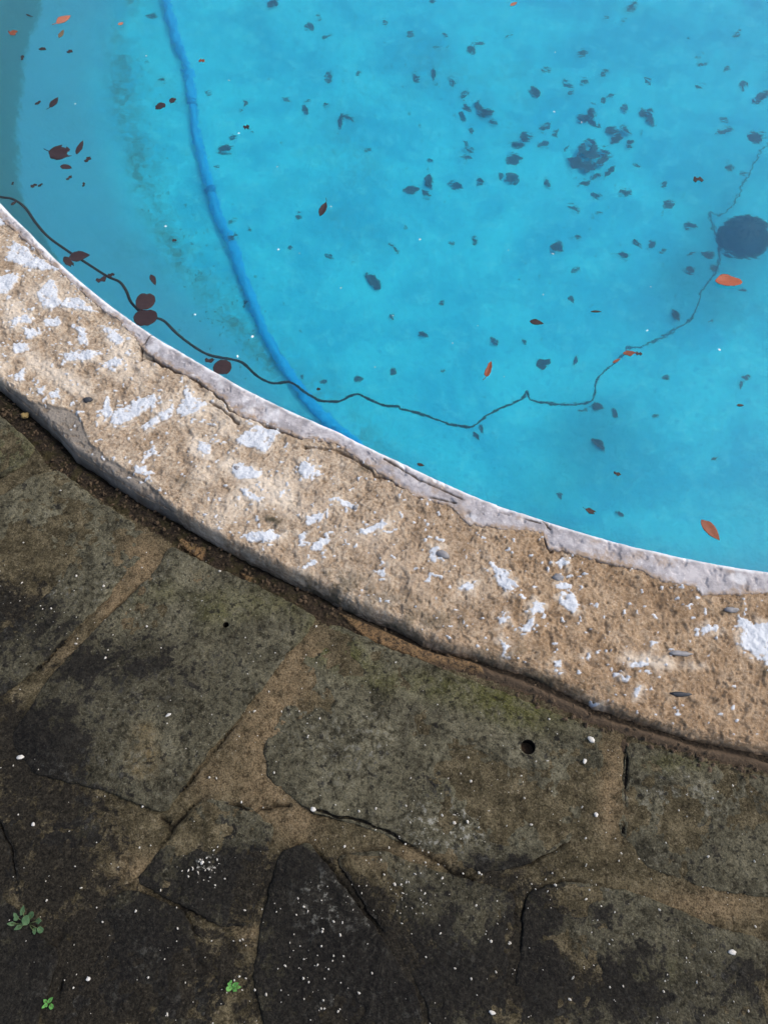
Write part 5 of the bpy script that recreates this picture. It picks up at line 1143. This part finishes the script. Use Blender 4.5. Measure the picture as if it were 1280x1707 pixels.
weed((83, 1672), [(-5, 4, 10, 140, 0.007), (5, -6, 10, -40, 0.009), (6, 5, 8, 40, 0.007), (-4, -4, 7, -130, 0.008)], M_WEED, 'small green weed at the bottom left below the spreading weed')

for i, (px, sz, mt, lb) in enumerate([
    ((1220, 1587), (17, 11), M_WHITE, 'biggest white pebble, on the slab at lower right'), ((522, 1349), (11, 10), M_WHITE, 'round white pebble on the slab edge near the middle joint'),
    ((993, 1358), (9, 9), M_WHITE, 'small round white pebble beside the ochre joint on the right'), ((986, 1233), (11, 17), M_WHITE, 'oblong white paint crumb just under the coping joint on the right'),
    ((974, 1269), (12, 8), M_WHITE, 'white crumb below the oblong white paint crumb'), ((209, 1313), (11, 6), M_WHITE, 'white crumb on the dark stone at left'),
    ((56, 1374), (8, 7), M_WHITE, 'white pebble on the dark slab at the far left'), ((337, 1438), (8, 8), M_WHITE, 'white pebble left of the white lichen spot on the small slab'),
    ((147, 1632), (9, 10), M_WHITE, 'white pebble on the big black slab at the bottom left'), ((820, 1688), (13, 9), M_WHITE, 'white pebble at the bottom edge right of centre'),
    ((414, 1125), (8, 7), M_WHITE, 'white pebble beside the joint under the coping, left of centre'), ((34, 1262), (16, 10), M_WHITE, 'pale flaky crumb at the left edge on dark stone'),
    ((281, 1192), (12, 8), M_WHITE, 'small pale flake on dark stone left of the wide joint'), ((42, 692), (16, 14), mat_plain('ochre_chip', (0.24, 0.16, 0.06), (0.34, 0.25, 0.1), 90, 0.8), 'ochre chip lying in the soil joint at left')]):
    o = put_stone('pebble' if i < 13 else 'stone_chip', px, (sz[0] * 0.78, sz[1] * 0.78), -0.018 if i == 13 else 0.003, mt, 500 + i, 0.3 * i, None, 0.55)
    tag(o, lb, 'pebble' if i < 13 else 'chip', 'white pebbles and crumbs on the paving' if i < 13 else None)

n = 520
px_ = np.c_[rng.uniform(-60, 1340, n), 900 + 830 * rng.uniform(0, 1, n) ** 0.75]; cl = [(740, 1370, 50), (340, 1445, 22), (700, 1450, 60), (520, 1520, 50), (950, 1480, 90), (420, 1180, 80), (90, 1000, 80), (660, 1480, 40), (520, 1640, 50)]
for (a, b, w) in cl: px_ = np.vstack([px_, np.c_[rng.normal(a, w, 32), rng.normal(b, w * 0.7, 32)]])
q = G(px_); r_ = np.hypot(q[:, 0] - CX, q[:, 1] - CY) - R0 - out_s(np.arctan2(q[:, 1] - CY, q[:, 0] - CX)); q = q[r_ > 0.05]
tag(scatter('grit', q + [0, 0, 0.0032], 0.0008 + 0.0020 * rng.uniform(0, 1, len(q)) ** 2.2, M_GRIT, 8, 0.8), 'pale grit and paint crumbs scattered over the dark paving', 'grit', kind='stuff')
# crumbs of soil and broken mortar in the joint
n = 1500; t = rng.uniform(TH_L - 0.05, TH_R + 0.05, n); s_ = rng.beta(1.6, 2.2, n) * 0.052 + 0.002
x_ = CX + (R0 + out_s(t) + s_) * np.cos(t); y_ = CY + (R0 + out_s(t) + s_) * np.sin(t); rt = sst(-0.25, 0.35, x_)
tag(scatter('soil_crumbs', np.c_[x_, y_, -0.029 + 0.030 * rt + rng.uniform(-0.003, 0.005, n)], 0.0012 + 0.0055 * rng.uniform(0, 1, n) ** 3, M_CRUMB, 9, 0.8), 'crumbs of soil and broken mortar in the joint beside the coping', 'soil crumbs', kind='stuff')
